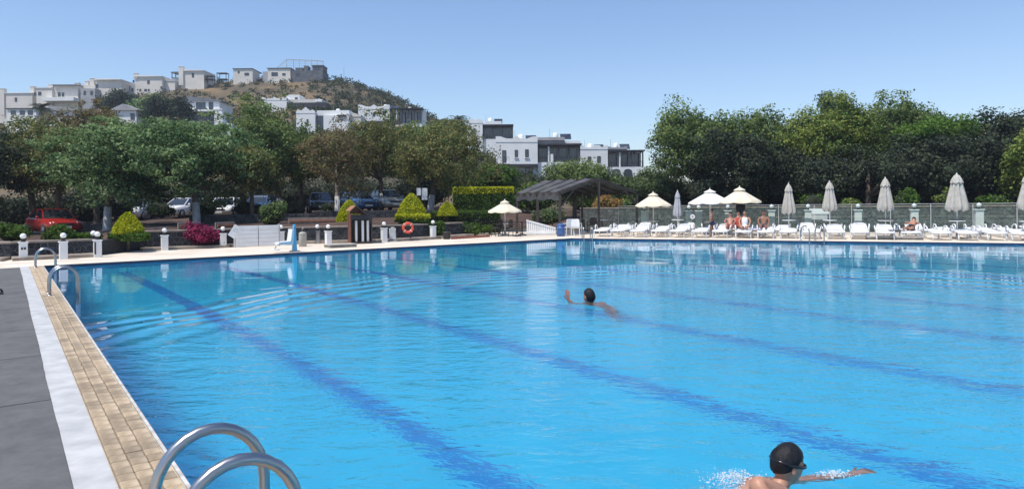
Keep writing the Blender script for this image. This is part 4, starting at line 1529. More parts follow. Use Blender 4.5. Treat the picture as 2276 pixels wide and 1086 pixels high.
# mid slope
h = House('white villa with glazed dark veranda and tiny square windows, mid slope', 868, 284, 150)
h.block(798, 868, 238, 275, down=False)
h.parapet(wavy(798, 868, 237, 4) + [(868, 243), (798, 243)])
h.window(812, 817, 253, 257, mull=0)
h.window(830, 836, 252, 258)
roof_kit(h, 850, 235, 5)
roof_kit(h, 905, 241, 5)
h.block(868.5, 940, 240, 274, 'house_white', depth=5.5, front=2.2)
h.recess(869, 937, 242, 272, front=2.2, bays=5, roof_over=2.0, rail=False, white_posts=True)
h.block(800, 892, 270, 277, 'beam_dark', depth=1, front=-.8, name='canopy')
h.block(798, 942, 275.5, 300, depth=7, front=.8, down=True)
h = House('white villa with a tall dark glazed recess, mid slope below the pergola house', 725, 292, 140)
h.block(660, 702, 248, 292, down=True)
h.parapet([(660, 248), (664, 243), (672, 246), (681, 238), (690, 246), (697, 244), (702, 247), (702, 252), (660, 252)])
h.window(683, 687, 265, 280)
roof_kit(h, 740, 245, 5)
h.block(702.5, 775, 244, 256, depth=6, front=1.2)
h.block(720, 776, 256.3, 292, depth=6, front=.2, down=True)
h.window(701, 720, 256, 289, front=.9, mull=1)
h.block(702.5, 720, 256, 292, 'beam_dark', depth=4, front=1.0)
h.block(752, 771, 255, 259, 'beam_dark', depth=.4, front=-.1, name='canopy')
h.block(776.5, 798, 252, 292, 'house_cream', depth=4, front=2.5, down=True)
h.parapet([(776.5, 252), (784, 248), (790, 250), (798, 253), (798, 256), (776.5, 256)], 'house_cream', front=2.4)
h = House('white villa with dark flat pergola highest on the mid slope', 655, 252, 168)
h.block(584, 640, 219, 256, down=True)
h.parapet(wavy(584, 640, 219, 3) + [(640, 223), (584, 223)])
h.block(633, 662, 208, 221, depth=5, front=2)
h.window(652, 658, 214, 220, front=2)
h.block(640.5, 714, 219, 232, 'house_cream', depth=5, front=1.6)
h.parapet([(700, 221), (707, 217), (714, 221), (714, 224), (700, 224)], front=1.4)
h.block(640.5, 728, 229, 240, 'beam_dark', depth=4.5, front=-.4, name='pergola')
h.block(640.5, 716, 240, 256, depth=6, front=.4, down=True)
h = House('two-storey white villa with wavy grey roof and blue-grey glazing', 445, 270, 150)
h.block(399, 490, 226, 248, depth=7)
h.gable_roof(394, 496, 214, 226, peak=.28)
h.window(438, 459, 228, 245, mull=1)
h.window(466, 476, 227, 245)
h.window(405, 413, 222, 232, mull=0)
h.block(422, 494, 246.5, 250, depth=2.2, front=-2.0, name='balcony')
h.block(405, 492, 250, 290, 'house_grey', depth=7, front=1.0, down=True)
for x in (428, 448, 467):
    h.window(x, x + 15, 251, 268, front=1.0, mull=1)
h = House('slim white chimney tower with a low wall, among the treetops', 495, 292, 100, name='chimney_house')
h.block(478, 496, 250, 300, depth=1.4, down=True)
h.chimney(480, 494, 244, 250, 'house_white', front=.1, depth=1.0)
h.window(484, 487, 258, 264)
h.block(496.5, 514, 273, 300, depth=5, front=.4, down=True)
h = House('white gabled roof end showing above the brown pine', 285, 268, 130)
h.block(262, 305, 246, 275, depth=7, down=True)
h.gable_roof(250, 310, 231, 246, 'house_grey', peak=.45)
h.window(292, 301, 252, 266)
h = House('grey sloping roof over a white wall beside the hill palm', 130, 262, 125)
h.block(112, 168, 246, 275, depth=7, down=True)
h.gable_roof(104, 182, 236, 247, 'house_grey', peak=.2)
h.window(128, 140, 249, 259)
h = House('long low white terrace house under the leftmost ridge house', 50, 262, 150)
h.block(18, 82, 243, 275, depth=6, down=True)
h.flat_roof(16, 84, 243, 'beam_dark')
for x in (26, 46, 64):
    h.window(x, x + 11, 246, 255)

# ridge
h = House('leftmost cream ridge house with a tall chimney tower', 38, 252, 205, group='cream houses on the ridge')
h.block(12, 74, 208, 256, 'house_cream', down=True)
h.flat_roof(11, 75, 208, 'house_white')
h.chimney(1, 13, 198, 256, front=-.3)
h.window(35, 40, 217, 226)
h.window(0, 2, 230, 240)
h.block(-30, 1, 216, 256, 'house_cream', depth=6, front=2, down=True)
h = House('cream ridge house with paired dark windows and three chimneys', 125, 252, 205, group='cream houses on the ridge')
h.block(83, 118, 196, 252, 'house_cream', down=True)
h.block(118.4, 172, 190, 252, 'house_cream', depth=7, front=.8, down=True)
h.flat_roof(82, 118, 196, 'house_white')
h.flat_roof(119, 173, 190, 'roof_grey')
h.chimney(66, 75, 192, 230)
h.chimney(107, 117, 188, 197)
h.chimney(161, 170, 183, 191, front=1.5)
h.window(87, 94, 204, 212, mull=1)
h.window(127, 133, 205, 214, front=.8)
h.window(136, 141, 205, 214, front=.8)
h.window(78, 83, 206, 213)
h.block(105, 175, 219, 226, 'house_white', depth=3, front=-2, name='terrace_wall')
h = House('large cream ridge house with two chimneys and a blank right gable', 225, 226, 208, group='cream houses on the ridge')
h.block(172, 214, 189, 230, 'house_cream', down=True)
h.block(214.4, 271, 178, 226, 'house_cream', depth=9, front=.4, down=True)
h.gable_roof(213, 272, 174, 178, 'house_white', peak=.2)
h.chimney(188, 196, 180, 190)
h.chimney(199, 208, 174, 190)
h.window(178, 184, 197, 206)
h.window(187, 192, 197, 205)
h.window(212, 219, 187, 195, front=.3)
h.block(192, 224, 200, 230, 'house_grey', depth=3, front=-2.4, down=True)
h.window(199, 204, 205, 214, front=-2.4)
h.window(214, 219, 205, 214, front=-2.4)
h.window(168, 180, 213, 223, front=-.05)
h = House('cream ridge house with bright roof line and grey annex, left of centre', 330, 208, 212, group='cream houses on the ridge')
h.block(303, 363, 170, 210, 'house_cream', down=True)
h.gable_roof(301, 364, 167, 171, 'house_white', peak=.15)
h.chimney(300, 309, 164, 175, front=-.3)
h.chimney(357, 364, 172, 178, front=.4)
h.block(280, 302, 190, 210, 'house_grey', depth=5, front=.5, down=True)
h.block(364, 386, 178, 205, 'house_cream', depth=5, front=1.5, down=True)
h.flat_roof(364, 387, 178, 'house_white', front=1.3)
for x, y, w_, hh in ((330, 179, 5, 8), (312, 198, 4, 5), (323, 198, 6, 5), (331, 198, 4, 5), (297.5, 178, 4, 6), (359, 192, 4, 6)):
    h.window(x, x + w_, y, y + hh)
h.window(284, 288, 195, 203, front=.5)
h.window(293, 297, 195, 203, front=.5)
h = House('cream ridge house with chimney tower and timber balcony at its left', 425, 190, 215, group='cream houses on the ridge')
h.block(404, 456, 157, 195, 'house_cream', down=True)
h.gable_roof(410, 457, 154, 158, 'house_white', peak=.1)
h.chimney(401, 411, 149, 190, front=-.4)
h.window(429, 434, 163, 172)
h.block(384, 403, 174, 195, 'house_grey', depth=4, front=0, down=True)
h.block(383, 404, 160, 162, 'roof_grey', depth=4, front=-.3, name='pergola')
for x in (384, 392, 402):
    h.block(x, x + 1.2, 162, 174, 'beam_dark', depth=.2, front=0, name='post')
h.block(384, 403, 172, 173, 'beam_dark', depth=.2, front=-.3, name='railing')
h = House('small white hut with dark roof line on the hilltop', 542, 174, 220, name='hilltop_hut', group='huts on the hilltop')
h.block(521, 564, 154, 178, 'house_cream', depth=6, down=True)
h.flat_roof(520, 565, 154, 'beam_dark')
h.window(531, 535, 158, 163)
h.window(546, 556, 162, 168)
h = House('long low white hut with dark roof beside the grey hilltop ruin', 623, 175, 220, name='hilltop_hut', group='huts on the hilltop')
h.block(598, 648, 153, 178, 'house_cream', depth=6, down=True)
h.flat_roof(596, 650, 153, 'beam_dark')
h.window(606, 620, 161, 169)
h.window(630, 637, 163, 168)
h.block(584, 596, 158, 178, 'house_grey', depth=3, front=1, down=True)
h = House('grey stone hilltop building with stepped roof', 686, 174, 220, name='stone_building', group='huts on the hilltop')
h.block(650, 720, 157, 180, 'house_stone', depth=7, down=True)
h.block(658, 674, 150, 158, 'house_stone', depth=5, front=.5)
h.block(676, 685, 145, 158, 'house_stone', depth=3, front=.8)
h.block(696, 720, 146, 158, 'house_stone', depth=5, front=.3)
h.window(700, 712, 149, 156, front=.3)
h.window(660, 668, 163, 170)
h.flat_roof(695, 721, 146, 'roof_grey', depth=5.4, front=.1)

cg = thing('court_fence', 'tall see-through wire fence frame on the hilltop above the stone building', 'fence', W(680, 172, 224))
D_ = 224
def cgp(px, py, dd=0):
    return W(px, py, D_ + dd) - Vector(cg.location)
TOPS = [(640, 132), (655, 132.5), (668, 133), (681, 133.5), (695, 134), (708, 134.5), (722, 136)]
for px, py in TOPS:
    MB().tube([cgp(px, 172), cgp(px, py)], .07, 5).build('post', 'house_grey', cg)
for px, py in TOPS[::2]:
    MB().tube([cgp(px, 172, 9), cgp(px, py + 1, 9)], .07, 5).build('post', 'house_grey', cg)
MB().tube([cgp(*p) for p in TOPS], .07, 5).build('top_rail', 'house_grey', cg)
MB().tube([cgp(p[0], p[1] + 1, 9) for p in TOPS], .07, 5).build('top_rail', 'house_grey', cg)
MB().tube([cgp(616, 153), cgp(640, 132)], .07, 5).build('brace', 'house_grey', cg)
MB().tube([cgp(722, 136), cgp(722, 137, 9)], .07, 5).build('top_rail', 'house_grey', cg)
wm = MB()
for k in range(26):
    px = 618 + 104 * k / 25
    top = 153 - (px - 616) * 21 / 24 if px < 640 else 132 + (px - 640) * 4 / 82
    wm.tube([cgp(px, 172), cgp(px, top)], .022, 3, False)
for k in range(7):
    y = 137 + k * 4.5
    x0 = 640 if y < 134 else max(616, 640 - (y - 132) * 24 / 21)
    wm.tube([cgp(x0, y), cgp(722, y + .5)], .022, 3, False)
wm.build('wire_mesh', 'house_grey', cg)
for px, pw_, y0, y1, lab in ((469, 16, 170, 179, 'small open timber shelter on the hilltop, left of a taller one'), (498, 20, 164, 179, 'taller open timber shelter on the hilltop by the small hut')):
    s_ = thing('shelter', lab, 'shelter', W(px, y1, 216), 0, 'open shelters on the hilltop')
    w2, hh = pw_ / 2 * 216 / F, (y1 - y0) * 216 / F
    MB().box((-w2 - .15, -1.2, hh), (w2 + .15, 1.2, hh + .15)).build('roof', 'roof_grey', s_)
    for x in (-w2, w2):
        for y in (-1, 1):
            MB().box((x - .08, y - .08, -1), (x + .08, y + .08, hh - .002)).build('post', 'beam_dark', s_)
    MB().box((-w2, -.5, .0), (w2, .5, .5)).build('bench', 'beam_dark', s_)
pl = thing('mast', 'thin mast standing alone on the right of the hilltop', 'mast', W(767, 178, 225))
MB().tube([(0, 0, -1), (0, 0, 4.2)], [.09, .05], 6).build('pole', 'house_grey', pl)
MB().box((-.3, -.03, 3.7), (.3, .03, 3.78)).build('crossbar', 'house_grey', pl)


# ------------------------------------------------------------------ parked cars
def car(label, px, d, yaw, paint, name='parked_car', L=4.1, Wd=1.74, Ht=1.46, hood=.26):
    p = on_ground(px, d)
    root = thing(name, label, 'car', p + Vector((0, 0, .0)), yaw, 'cars parked under the trees')
    hl, hw = L / 2, Wd / 2
    # body: cross-sections from the nose (+x) to the tail
    S = [(hl, .42, .62, .80), (hl - .1, .28, .72, .92), (hl - .35, .22, .80, .97), (hl - L * hood, .2, .92, 1.0), (.0, .2, .95, 1.0), (-hl + .5, .22, .96, 1.0), (-hl + .1, .3, .94, .94), (-hl, .42, .8, .86)]
    v, f = [], []
    for x, z0, z1, wf in S:
        w = hw * wf
        v += [(x, -w * .92, z0), (x, -w, (z0 + z1) / 2), (x, -w * .95, z1 - .05), (x, -w * .82, z1), (x, w * .82, z1), (x, w * .95, z1 - .05), (x, w, (z0 + z1) / 2), (x, w * .92, z0)]
    for i in range(len(S) - 1):
        for j in range(8):
            a, b = i * 8 + j, i * 8 + (j + 1) % 8
            f.append((a, b, b + 8, a + 8))
    f += [tuple(range(7, -1, -1)), tuple((len(S) - 1) * 8 + j for j in range(8))]
    body = MB().add(v, f).build('body', paint, root, True)
    # cabin frame: sill points and roof points
    xs_, xr0, xr1, xb = hl - L * hood - .02, .28, -hl + .95, -hl + .28
    zb, zt, wb, wt_ = .93, Ht, hw * .86, hw * .68
    roof = MB().prism([(xr0, zt - .03), (xr0 - .2, zt), (xr1 + .3, zt), (xr1, zt - .04), (xr1, zt - .085), (xr0, zt - .085)][::-1], -wt_, wt_, 'y')
    roof.build('roof', paint, root)
    gl = MB().add([(xs_, -wb, zb), (xs_, wb, zb), (xr0, wt_ - .02, zt - .07), (xr0, -wt_ + .02, zt - .07)], [(0, 1, 2, 3)])
    gl.build('windscreen', 'car_glass', root)
    MB().add([(xb, -wb, zb), (xb, wb, zb), (xr1, wt_ - .02, zt - .07), (xr1, -wt_ + .02, zt - .07)], [(3, 2, 1, 0)]).build('rear_window', 'car_glass', root)
    for s in (-1, 1):
        xm = (xr0 + xr1) / 2 - .05
        for a0, a1, t0, t1 in ((xs_ - .08, xm + .03, xr0 - .02, xm + .03), (xm - .03, xb + .06, xm - .03, xr1 + .02)):
            MB().add([(a0, s * wb, zb), (a1, s * wb, zb), (t1, s * (wt_ - .005), zt - .08), (t0, s * (wt_ - .005), zt - .08)], [(0, 1, 2, 3)]).build('side_window', 'car_glass', root)
        for (a0, t0) in ((xs_, xr0), (xm, xm), (xb, xr1)):
            MB().tube([(a0, s * wb, zb - .02), (t0, s * wt_, zt - .05)], .035, 6).build('pillar', paint, root)
        hd = MB().ball((hl - .17, s * hw * .66, .66), .13, 10, 6, (.9, 1.15, .62)).build('headlight', 'lamp_lens', root, True)
        MB().ball((-hl + .1, s * hw * .72, .78), .12, 10, 6, (.7, .9, 1)).build('tail_light', 'tail_red', root, True)
        MB().ball((xs_ - .25, s * (hw + .08), .98), .1, 10, 6, (.6, 1, .75)).build('mirror', paint, root, True)
        for x in (hl - .78, -hl + .75):
            M = Matrix.Translation((x, s * (hw - .09), .31)) @ Matrix.Rotation(R(90), 4, 'X')
            wh = MB().lathe([(.2, -.1), (.29, -.1), (.31, -.07), (.31, .07), (.29, .1), (.2, .1)], 20, M).build('wheel', 'tyre', root, True)
            MB().lathe([(.19, -.105 * 1), (.2, -.06), (.2, .06), (.19, .105)], 14, M).build('rim', 'rim', wh, True)
    MB().box((hl - .06, -.26, .38), (hl + .015, .26, .5)).build('number_plate', 'plate_white', root)
    MB().box((hl - .09, -hw * .5, .54), (hl + .004, hw * .5, .66)).build('grille', 'black_metal', root)
    return root


car('red hatchback parked at the left behind the round bush', 118, 37.5, R(-38), 'car_red', L=3.9)
car('white parked car behind the yellow cone shrub, at the left', 300, 47, R(-75), 'car_white', L=4.3)
car('white car parked between two tree trunks, left of centre', 410, 49, R(-100), 'car_white', L=4.4)
car('white car parked behind the pink bougainvillea', 502, 46.5, R(-80), 'car_white', L=4.3)
car('blue car half hidden by leaves behind the white panels', 580, 49, R(-90), 'car_blue', L=4.2)
car('black car with a pale roof glare behind the conifer bush', 712, 48, R(-70), 'car_dark', L=4.4)
car('blue-grey hatchback parked above the wooden cabinet', 795, 47, R(-55), 'car_blue', L=4.1)
car('silver car parked left of the largest golden cone', 858, 47, R(-60), 'car_silver', L=4.2)

# two white signboards on posts above the golden cone
for px, y0, y1, w, lab in ((931, 418, 434, .26, 'narrow white notice board, left of a pair above the golden cone'), (944, 418, 444, .34, 'taller white notice board, right of a pair above the golden cone')):
    d = 41
    g_ = on_ground(px, d)
    top, bot = W(px, y0, d), W(px, y1, d)
    s_ = thing('notice_board', lab, 'sign', g_, R(10), 'white notice boards among the trees')
    z0, z1 = bot.z - g_.z, top.z - g_.z
    MB().rbox((-w / 2, -.02, z0), (w / 2, .02, z1), .006).build('board', 'white_plastic', s_)
    MB().tube([(0, .04, -.2), (0, .04, z1 - .05)], .025, 8).build('post', 'black_metal', s_)

# timber edging planks on the terrace
for (xa, ya, xb_, yb_, d, lab) in ((300, 510, 372, 499, 27.5, 'reddish timber plank edging the terrace right of the golden cone'), (478, 497, 520, 489, 31, 'pale timber plank edging behind the white panels, left end'),
                                   (640, 487, 755, 478, 34, 'long pale timber edging in front of the rust-brown pine'), (395, 498, 430, 494, 30, 'short timber edging behind the bougainvillea')):
    a, b = W(xa, ya, d), W(xb_, yb_, d + 1.2)
    o = thing('timber_edging', lab, 'edging', a, 0, 'timber edgings on the terrace')
    t = (b - a)
    yaw = math.atan2(t.y, t.x)
    Mx = Matrix.Rotation(yaw, 4, 'Z')
    l = Vector((t.x, t.y)).length
    for k in range(2):
        MB().rbox((0 + .05 * k, -.03 - .065 * k, -.25 + .1 * k), (l - .03 * k, .03 - .065 * k, .06 - .1 * k), .008, Mx).build('plank', 'roof_wood' if k else 'pale_bark', o)
    for k in range(3):
        MB().box((l * (.1 + .4 * k) - .03, .032, -.6), (l * (.1 + .4 * k) + .03, .08, .02), Mx).build('stake', 'bark', o)


# ------------------------------------------------------------------ parasols
def canopy_panels(r, z_edge, z_top, n, sag, vent_r=None):
    """Square-ish canopy of n gores with a little sag between the ribs."""
    v, f = [], []
    K = 6
    m = n * 4
    for i in range(K + 1):
        t = i / K
        for j in range(m):
            a = 2 * math.pi * j / m
            ph = (j % 4) / 4
            sg = math.sin(math.pi * ph) * sag * t
            rr = r * t * (1 - .05 * math.sin(math.pi * ph) * t)
            v.append((rr * math.cos(a), rr * math.sin(a), z_top - (z_top - z_edge) * t ** .93 - sg))
    for i in range(K):
        for j in range(m):
            a, b = i * m + j, i * m + (j + 1) % m
            f.append((a, a + m, b + m, b))
    k0 = len(v)                                    # short hanging hem
    for j in range(m):
        x, y, z = v[K * m + j]
        v.append((x * 1.004, y * 1.004, z - .05))
    for j in range(m):
        a, b = K * m + j, K * m + (j + 1) % m
        f.append((a, k0 + j, k0 + (j + 1) % m, b))
    return v, f


def parasol_open(px, yb, ytop, yedge, wpx, d, label, canvas, table=True, base=0.0):
    p = Vector(((px - 1138) / F * d, d, base))
    zt, ze = W(px, ytop, d).z - base, W(px, yedge, d).z - base
    r = wpx / 2 * d / F
    root = thing('open_parasol', label, 'parasol', p, R(11), 'open parasols')
    MB().tube([(0, 0, 0), (0, 0, zt - .03)], .026, 10).build('pole', 'white_paint', root, True)
    v, f = canopy_panels(r, ze, zt - .03, 8, .05)
    cn = MB().add(v, f).build('canopy', canvas, root, True)
    v, f = canopy_panels(r * .27, zt - (zt - ze) * .17, zt + .02, 8, .012)
    MB().add(v, f).build('vent_cap', canvas, cn, True)
    MB().ball((0, 0, zt + .04), .03, 10, 6).build('finial', 'white_paint', root, True)
    for k in range(8):
        a = 2 * math.pi * k / 8
        e = Vector((r * .98 * math.cos(a), r * .98 * math.sin(a), ze + .01))
        rb = MB().tube([(0, 0, zt - .07), tuple(e)], .010, 5).build('rib', 'white_paint', root)
        m_ = Vector((0, 0, zt - .07)).lerp(e, .5)
        MB().tube([(.03 * math.cos(a), .03 * math.sin(a), ze - .12), tuple(m_ - Vector((0, 0, .012)))], .007, 5).build('strut', 'white_paint', rb)
    MB().lathe([(.25, 0.004), (.25, .05), (.06, .08), (.045, .26)], 18).build('base', 'concrete', root, True)
    if table:
        MB().lathe([(.03, .60), (.27, .62), (.28, .635), (.27, .65), (.03, .655)], 20).build('tray_table', 'white_plastic', root, True)
    return root


def parasol_closed(px, ytop, ybot, wpx, d, label, canvas, base=0.0, seed=0, black_top=False):
    p = Vector(((px - 1138) / F * d, d, base))
    zt, ze = W(px, ytop, d).z - base, W(px, ybot, d).z - base
    r = wpx / 2 * d / F
    root = thing('folded_parasol', label, 'parasol', p, R(17 * seed), 'folded parasols')
    MB().tube([(0, 0, 0), (0, 0, zt - .02)], .026, 10).build('pole', 'white_paint', root, True)

    def pleated(prof, n=8, depth=.34, ph=0):
        m = n * 6
        v, f = [], []
        for i, (rr, z) in enumerate(prof):
            for j in range(m):
                a = 2 * math.pi * j / m
                q = .5 + .5 * math.cos(n * a + ph + .25 * math.sin(i * .9))
                w = rr * (1 - depth * q)
                dz = -.05 * q * (1 if i == len(prof) - 1 else 0) * rr / max(r, .01)
                v.append((w * math.cos(a), w * math.sin(a), z + dz * 2))
        for i in range(len(prof) - 1):
            for j in range(m):
                a, b = i * m + j, i * m + (j + 1) % m
                f.append((a, a + m, b + m, b))
        return v, f
    h = zt - ze
    v, f = pleated([(r * k, zt - h * t) for k, t in ((.14, .03), (.34, .12), (.5, .28), (.66, .48), (.82, .68), (.96, .86), (1.0, .95), (.93, 1.0))], ph=seed)
    cn = MB().add(v, f).build('canopy', canvas, root, True)
    v, f = pleated([(.02, zt + .01), (r * .26, zt - h * .05), (r * .44, zt - h * .14), (r * .56, zt - h * .235)], depth=.16, ph=seed)
    MB().add(v, f).build('vent_cap', canvas, cn, True)
    MB().ball((0, 0, zt + .02), .032, 10, 6).build('finial', 'white_paint', root, True)
    for k in range(8):
        a = 2 * math.pi * (k + .5) / 8
        MB().tube([(.04 * math.cos(a), .04 * math.sin(a), zt - .12), (r * .55 * math.cos(a), r * .55 * math.sin(a), ze + .04)], .009, 5).build('rib', 'white_paint', root)
    MB().lathe([(.25, 0.004), (.25, .05), (.06, .08), (.045, .26)], 18).build('base', 'concrete', root, True)
    tb_ = MB().lathe([(.03, .72), (.3, .735), (.31, .75), (.3, .765), (.03, .77)], 20).build('tray_table', 'white_plastic', root, True)
    if black_top:
        MB().lathe([(.03, .7705), (.28, .7705), (.28, .80), (.03, .80)], 20).build('tray_cushion', 'cloth_black', root)
    return root


parasol_open(1122, 525, 445, 469, 76, 34.5, 'cream open parasol by the garden hedge, left of the shade canopy', 'canvas_cream')
parasol_open(1452, 510, 428, 456, 84, 36.5, 'cream open parasol right of the shade canopy', 'canvas_cream')
parasol_open(1578, 510, 421, 450, 98, 34.3, 'white open parasol, left and lower of the overlapping pair', 'canvas_white')
parasol_open(1644, 510, 416, 448, 94, 33.2, 'creamy open parasol, right and higher of the overlapping pair', 'canvas_cream')
parasol_closed(1506, 425, 478, 21, 34.5, 'slim cool-grey folded parasol between open cream and white parasols', 'canvas_cool', seed=1)
parasol_closed(1753, 409, 473, 32, 31.8, 'folded beige parasol left of the ladder, first of four alike', 'canvas_grey', seed=2)
parasol_closed(1844, 404, 466, 33, 31.0, 'folded beige parasol just right of the ladder', 'canvas_grey', seed=3)
parasol_closed(1968, 396, 466, 35, 29.9, 'folded beige parasol over the long concrete slab, dark tray on its pole', 'canvas_grey', seed=4, black_top=True)
parasol_closed(2127, 387, 466, 48, 28.4, 'largest folded beige parasol at the right, with a dark tray', 'canvas_grey', seed=5, black_top=True)
parasol_closed(2286, 385, 462, 46, 26.8, 'folded parasol cut off by the right border', 'canvas_grey', seed=6)

bag = thing('hanging_bag', 'black bag hanging under the right-hand open parasol', 'bag', W(1646, 478, 33.0))
MB().lathe([(.02, .0), (.12, .05), (.2, .2), (.24, .38), (.2, .52), (.1, .56)], 14).build('sack', 'cloth_black', bag, True)
MB().tube([(-.08, 0, .55), (-.05, 0, .66), (.05, 0, .66), (.08, 0, .55)], .014, 6).build('strap', 'cloth_black', bag, True)


# ------------------------------------------------------------------ sun loungers
def lounger(loc, rz, label, back):
    """White moulded lounger: x runs from the foot (pool side, -x) to the head."""
    root = thing('sun_lounger', label, 'sun lounger', loc, rz, 'white plastic sun loungers in two rows')
    fr = MB()
    for s in (-1, 1):
        fr.tube([(-.95, s * .31, .30), (-.6, s * .33, .33), (.3, s * .33, .33), (.95, s * .31, .31)], .032, 8)
    fr.tube([(-.95, -.31, .30), (-.98, 0, .30), (-.95, .31, .30)], .032, 8)
    fr.tube([(.95, -.31, .31), (.95, .31, .31)], .028, 8)
    fr.build('frame', 'white_plastic', root, True)
    st = MB()
    for k in range(9):
        x = -.9 + k * .128
        st.rbox((x, -.29, .315), (x + .1, .29, .345), .006)
    st.build('seat_slats', 'white_plastic', root)
    M = Matrix.Translation((.27, 0, .34)) @ Matrix.Rotation(-back, 4, 'Y')
    bk = MB()
    for s in (-1, 1):
        bk.tube([tuple(M @ Vector((0, s * .30, 0))), tuple(M @ Vector((.68, s * .27, .02)))], .03, 8)
    bk.tube([tuple(M @ Vector(q)) for q in ((.66, -.27, .02), (.74, -.15, .02), (.75, .15, .02), (.66, .27, .02))], .03, 8)
    b = bk.build('backrest', 'white_plastic', root, True)
    bs = MB()
    for k in range(5):
        bs.rbox((.03 + k * .13, -.26, -.01), (.13 + k * .13, .26, .02), .006, M)
    bs.build('back_slats', 'white_plastic', b)
    for s in (-1, 1):
        MB().tube([(-.25, s * .35, .34), (-.2, s * .37, .5), (-.05, s * .38, .56), (.2, s * .38, .56), (.34, s * .37, .48), (.36, s * .35, .34)], .024, 8).build('armrest', 'white_plastic', root, True)
        for x, dx in ((-.78, -.06), (.72, .06)):
            MB().tube([(x, s * .31, .31), (x + dx * .5, s * .32, .15), (x + dx, s * .32, .006)], [.035, .03, .032], 8).build('leg', 'white_plastic', root, True)
    return root


yawB = math.atan2(BN.y, BN.x)
protos = [lounger(Vector((0, 0, 0)), 0, 'x', R(a)) for a in (1, 7, 16)]
trees_ = {}
for o in bpy.data.objects:
    if o.parent:
        trees_.setdefault(o.parent, []).append(o)
ORD = ('first second third fourth fifth sixth seventh eighth ninth tenth eleventh twelfth thirteenth fourteenth fifteenth sixteenth '
       'seventeenth eighteenth nineteenth twentieth twenty-first').split()
used = set()
LP = []
NL = 21
for k in range(NL):
    LP.append((.95 + k * .95, 2.3 + .12 * math.sin(k * 2.3), 0))
for k in range(17):
    LP.append((1.3 + k * 1.13, 4.75 + .15 * math.sin(k * 1.7), 1))
for i, (s, o_, row) in enumerate(LP):
    q = C2 + BE * s + BN * o_
    px = 1138 + F * q.x / q.y
    k = (i * 7 + i // 3) % 3 if i % 5 else 0
    if row == 0:
        lab = 'white sun lounger in the front row by the water, %s from the canopy' % ORD[i]
    else:
        lab = 'white sun lounger in the back row by the fence, %s from the canopy' % ORD[i - NL]
    pr = protos[k]
    if pr not in used:
        used.add(pr)
        c = pr
    else:
        c = copy_tree(pr, None, trees_)
    c['label'] = lab
    c.location = q + Vector((0, 0, .002))
    c.rotation_euler = (0, 0, yawB + random.uniform(-.12, .12))

# ------------------------------------------------------------------ glass fence, columns and wall behind
FO = 6.6
f0, f1 = C2 + BE * .6 + BN * (FO + .6), C2 + BE * 26 + BN * FO
ft = (f1 - f0)
fl = ft.length
ft.normalize()
gf = thing('glass_fence', 'long greenish glass panel fence behind the sun loungers', 'fence', f0, math.atan2(ft.y, ft.x))
NP = 15
for k in range(NP):
    x0, x1 = fl * k / NP, fl * (k + 1) / NP
    MB().box((x0 + .03, -.006, .08), (x1 - .03, .006, 1.46)).build('glass_panel', 'fence_glass', gf)
for k in range(NP + 1):
    x = fl * k / NP
    MB().box((x - .012, -.016, 0), (x + .012, .016, 1.462)).build('post', 'old_plastic', gf)
MB().box((-.03, -.018, 1.463), (fl + .03, .018, 1.485)).build('top_rail', 'old_plastic', gf)
cn_lab = ['behind the cream parasol right of the canopy', 'behind the slim folded parasol', 'left of the seated sunbathers', 'behind the seated sunbathers', 'just right of the sunbathers',
          'between the first two folded parasols', 'right of the ladder', 'left of the largest folded parasol', 'right of the largest folded parasol', 'near the right border']
for k, px in enumerate((1432, 1531, 1553, 1618, 1715, 1796, 1907, 2032, 2176, 2300)):
    # stand on a line just behind the glass
    t = px - 1138
    o2 = C2 + BN * (FO + .85)
    dd = (o2.x * BE.y - o2.y * BE.x) / (t / F * BE.y - BE.x)
    q = Vector((t / F * dd, dd, 0))
    r = thing('lamp_column', 'white lamp column with globe behind the glass fence, ' + cn_lab[k], 'lamp', q, math.atan2(BE.y, BE.x), 'white lamp columns behind the glass fence')
    hh = 1.16
    MB().rbox((-.16, -.16, 0), (.16, .16, hh), .01).build('column', 'white_paint', r)
    MB().rbox((-.2, -.2, hh + .0005), (.2, .2, hh + .04), .01).build('cap', 'white_paint', r)
    MB().lathe([(.07, hh + .041), (.05, hh + .08), (.06, hh + .14)], 12).build('neck', 'black_metal', r, True)
    MB().ball((0, 0, hh + .24), .105, 14, 10).build('globe', 'globe_white', r, True)
w0, w1 = C2 + BE * -3 + BN * (FO + 5.2), C2 + BE * 34 + BN * (FO + 3.4)
rubble_wall('stone_wall', 'grey-green rubble stone wall seen through the glass fence', [w0, w0.lerp(w1, .5), w1], 1.3, .4, .25, 'pale_stone', 'green_mortar', cope='kerb_stone', gap=.012)
sg = thing('round_sign', 'small white round sign on the glass fence left of the sunbathers', 'sign', G(1553, 513) + Vector((0, 0, .95)), math.atan2(BE.y, BE.x))
q = C2 + BE * ((Vector((1, 0, 0)) * 0 + G(1553, 513) - C2).dot(BE)) + BN * (FO - .05)
sg.location = (q.x, q.y, .88)
MB().lathe([(.13, 0), (.13, .012), (.12, .016)], 20, Matrix.Rotation(R(90), 4, 'X')).build('plate', 'white_plastic', sg)
MB().lathe([(.055, .0165), (.055, .02)], 14, Matrix.Rotation(R(90), 4, 'X')).build('symbol', 'house_grey', sg)
bd = thing('horizontal_board', 'white board lying on the wall behind the glass, left of the second folded parasol', 'board', W(1818, 469, 36), math.atan2(BE.y, BE.x))
MB().rbox((-.55, -.15, -.15), (.55, .15, .14), .01).build('board', 'white_paint', bd)
MB().box((-.45, -.12, -.45), (.45, .12, -.1505)).build('bracket', 'old_plastic', bd)


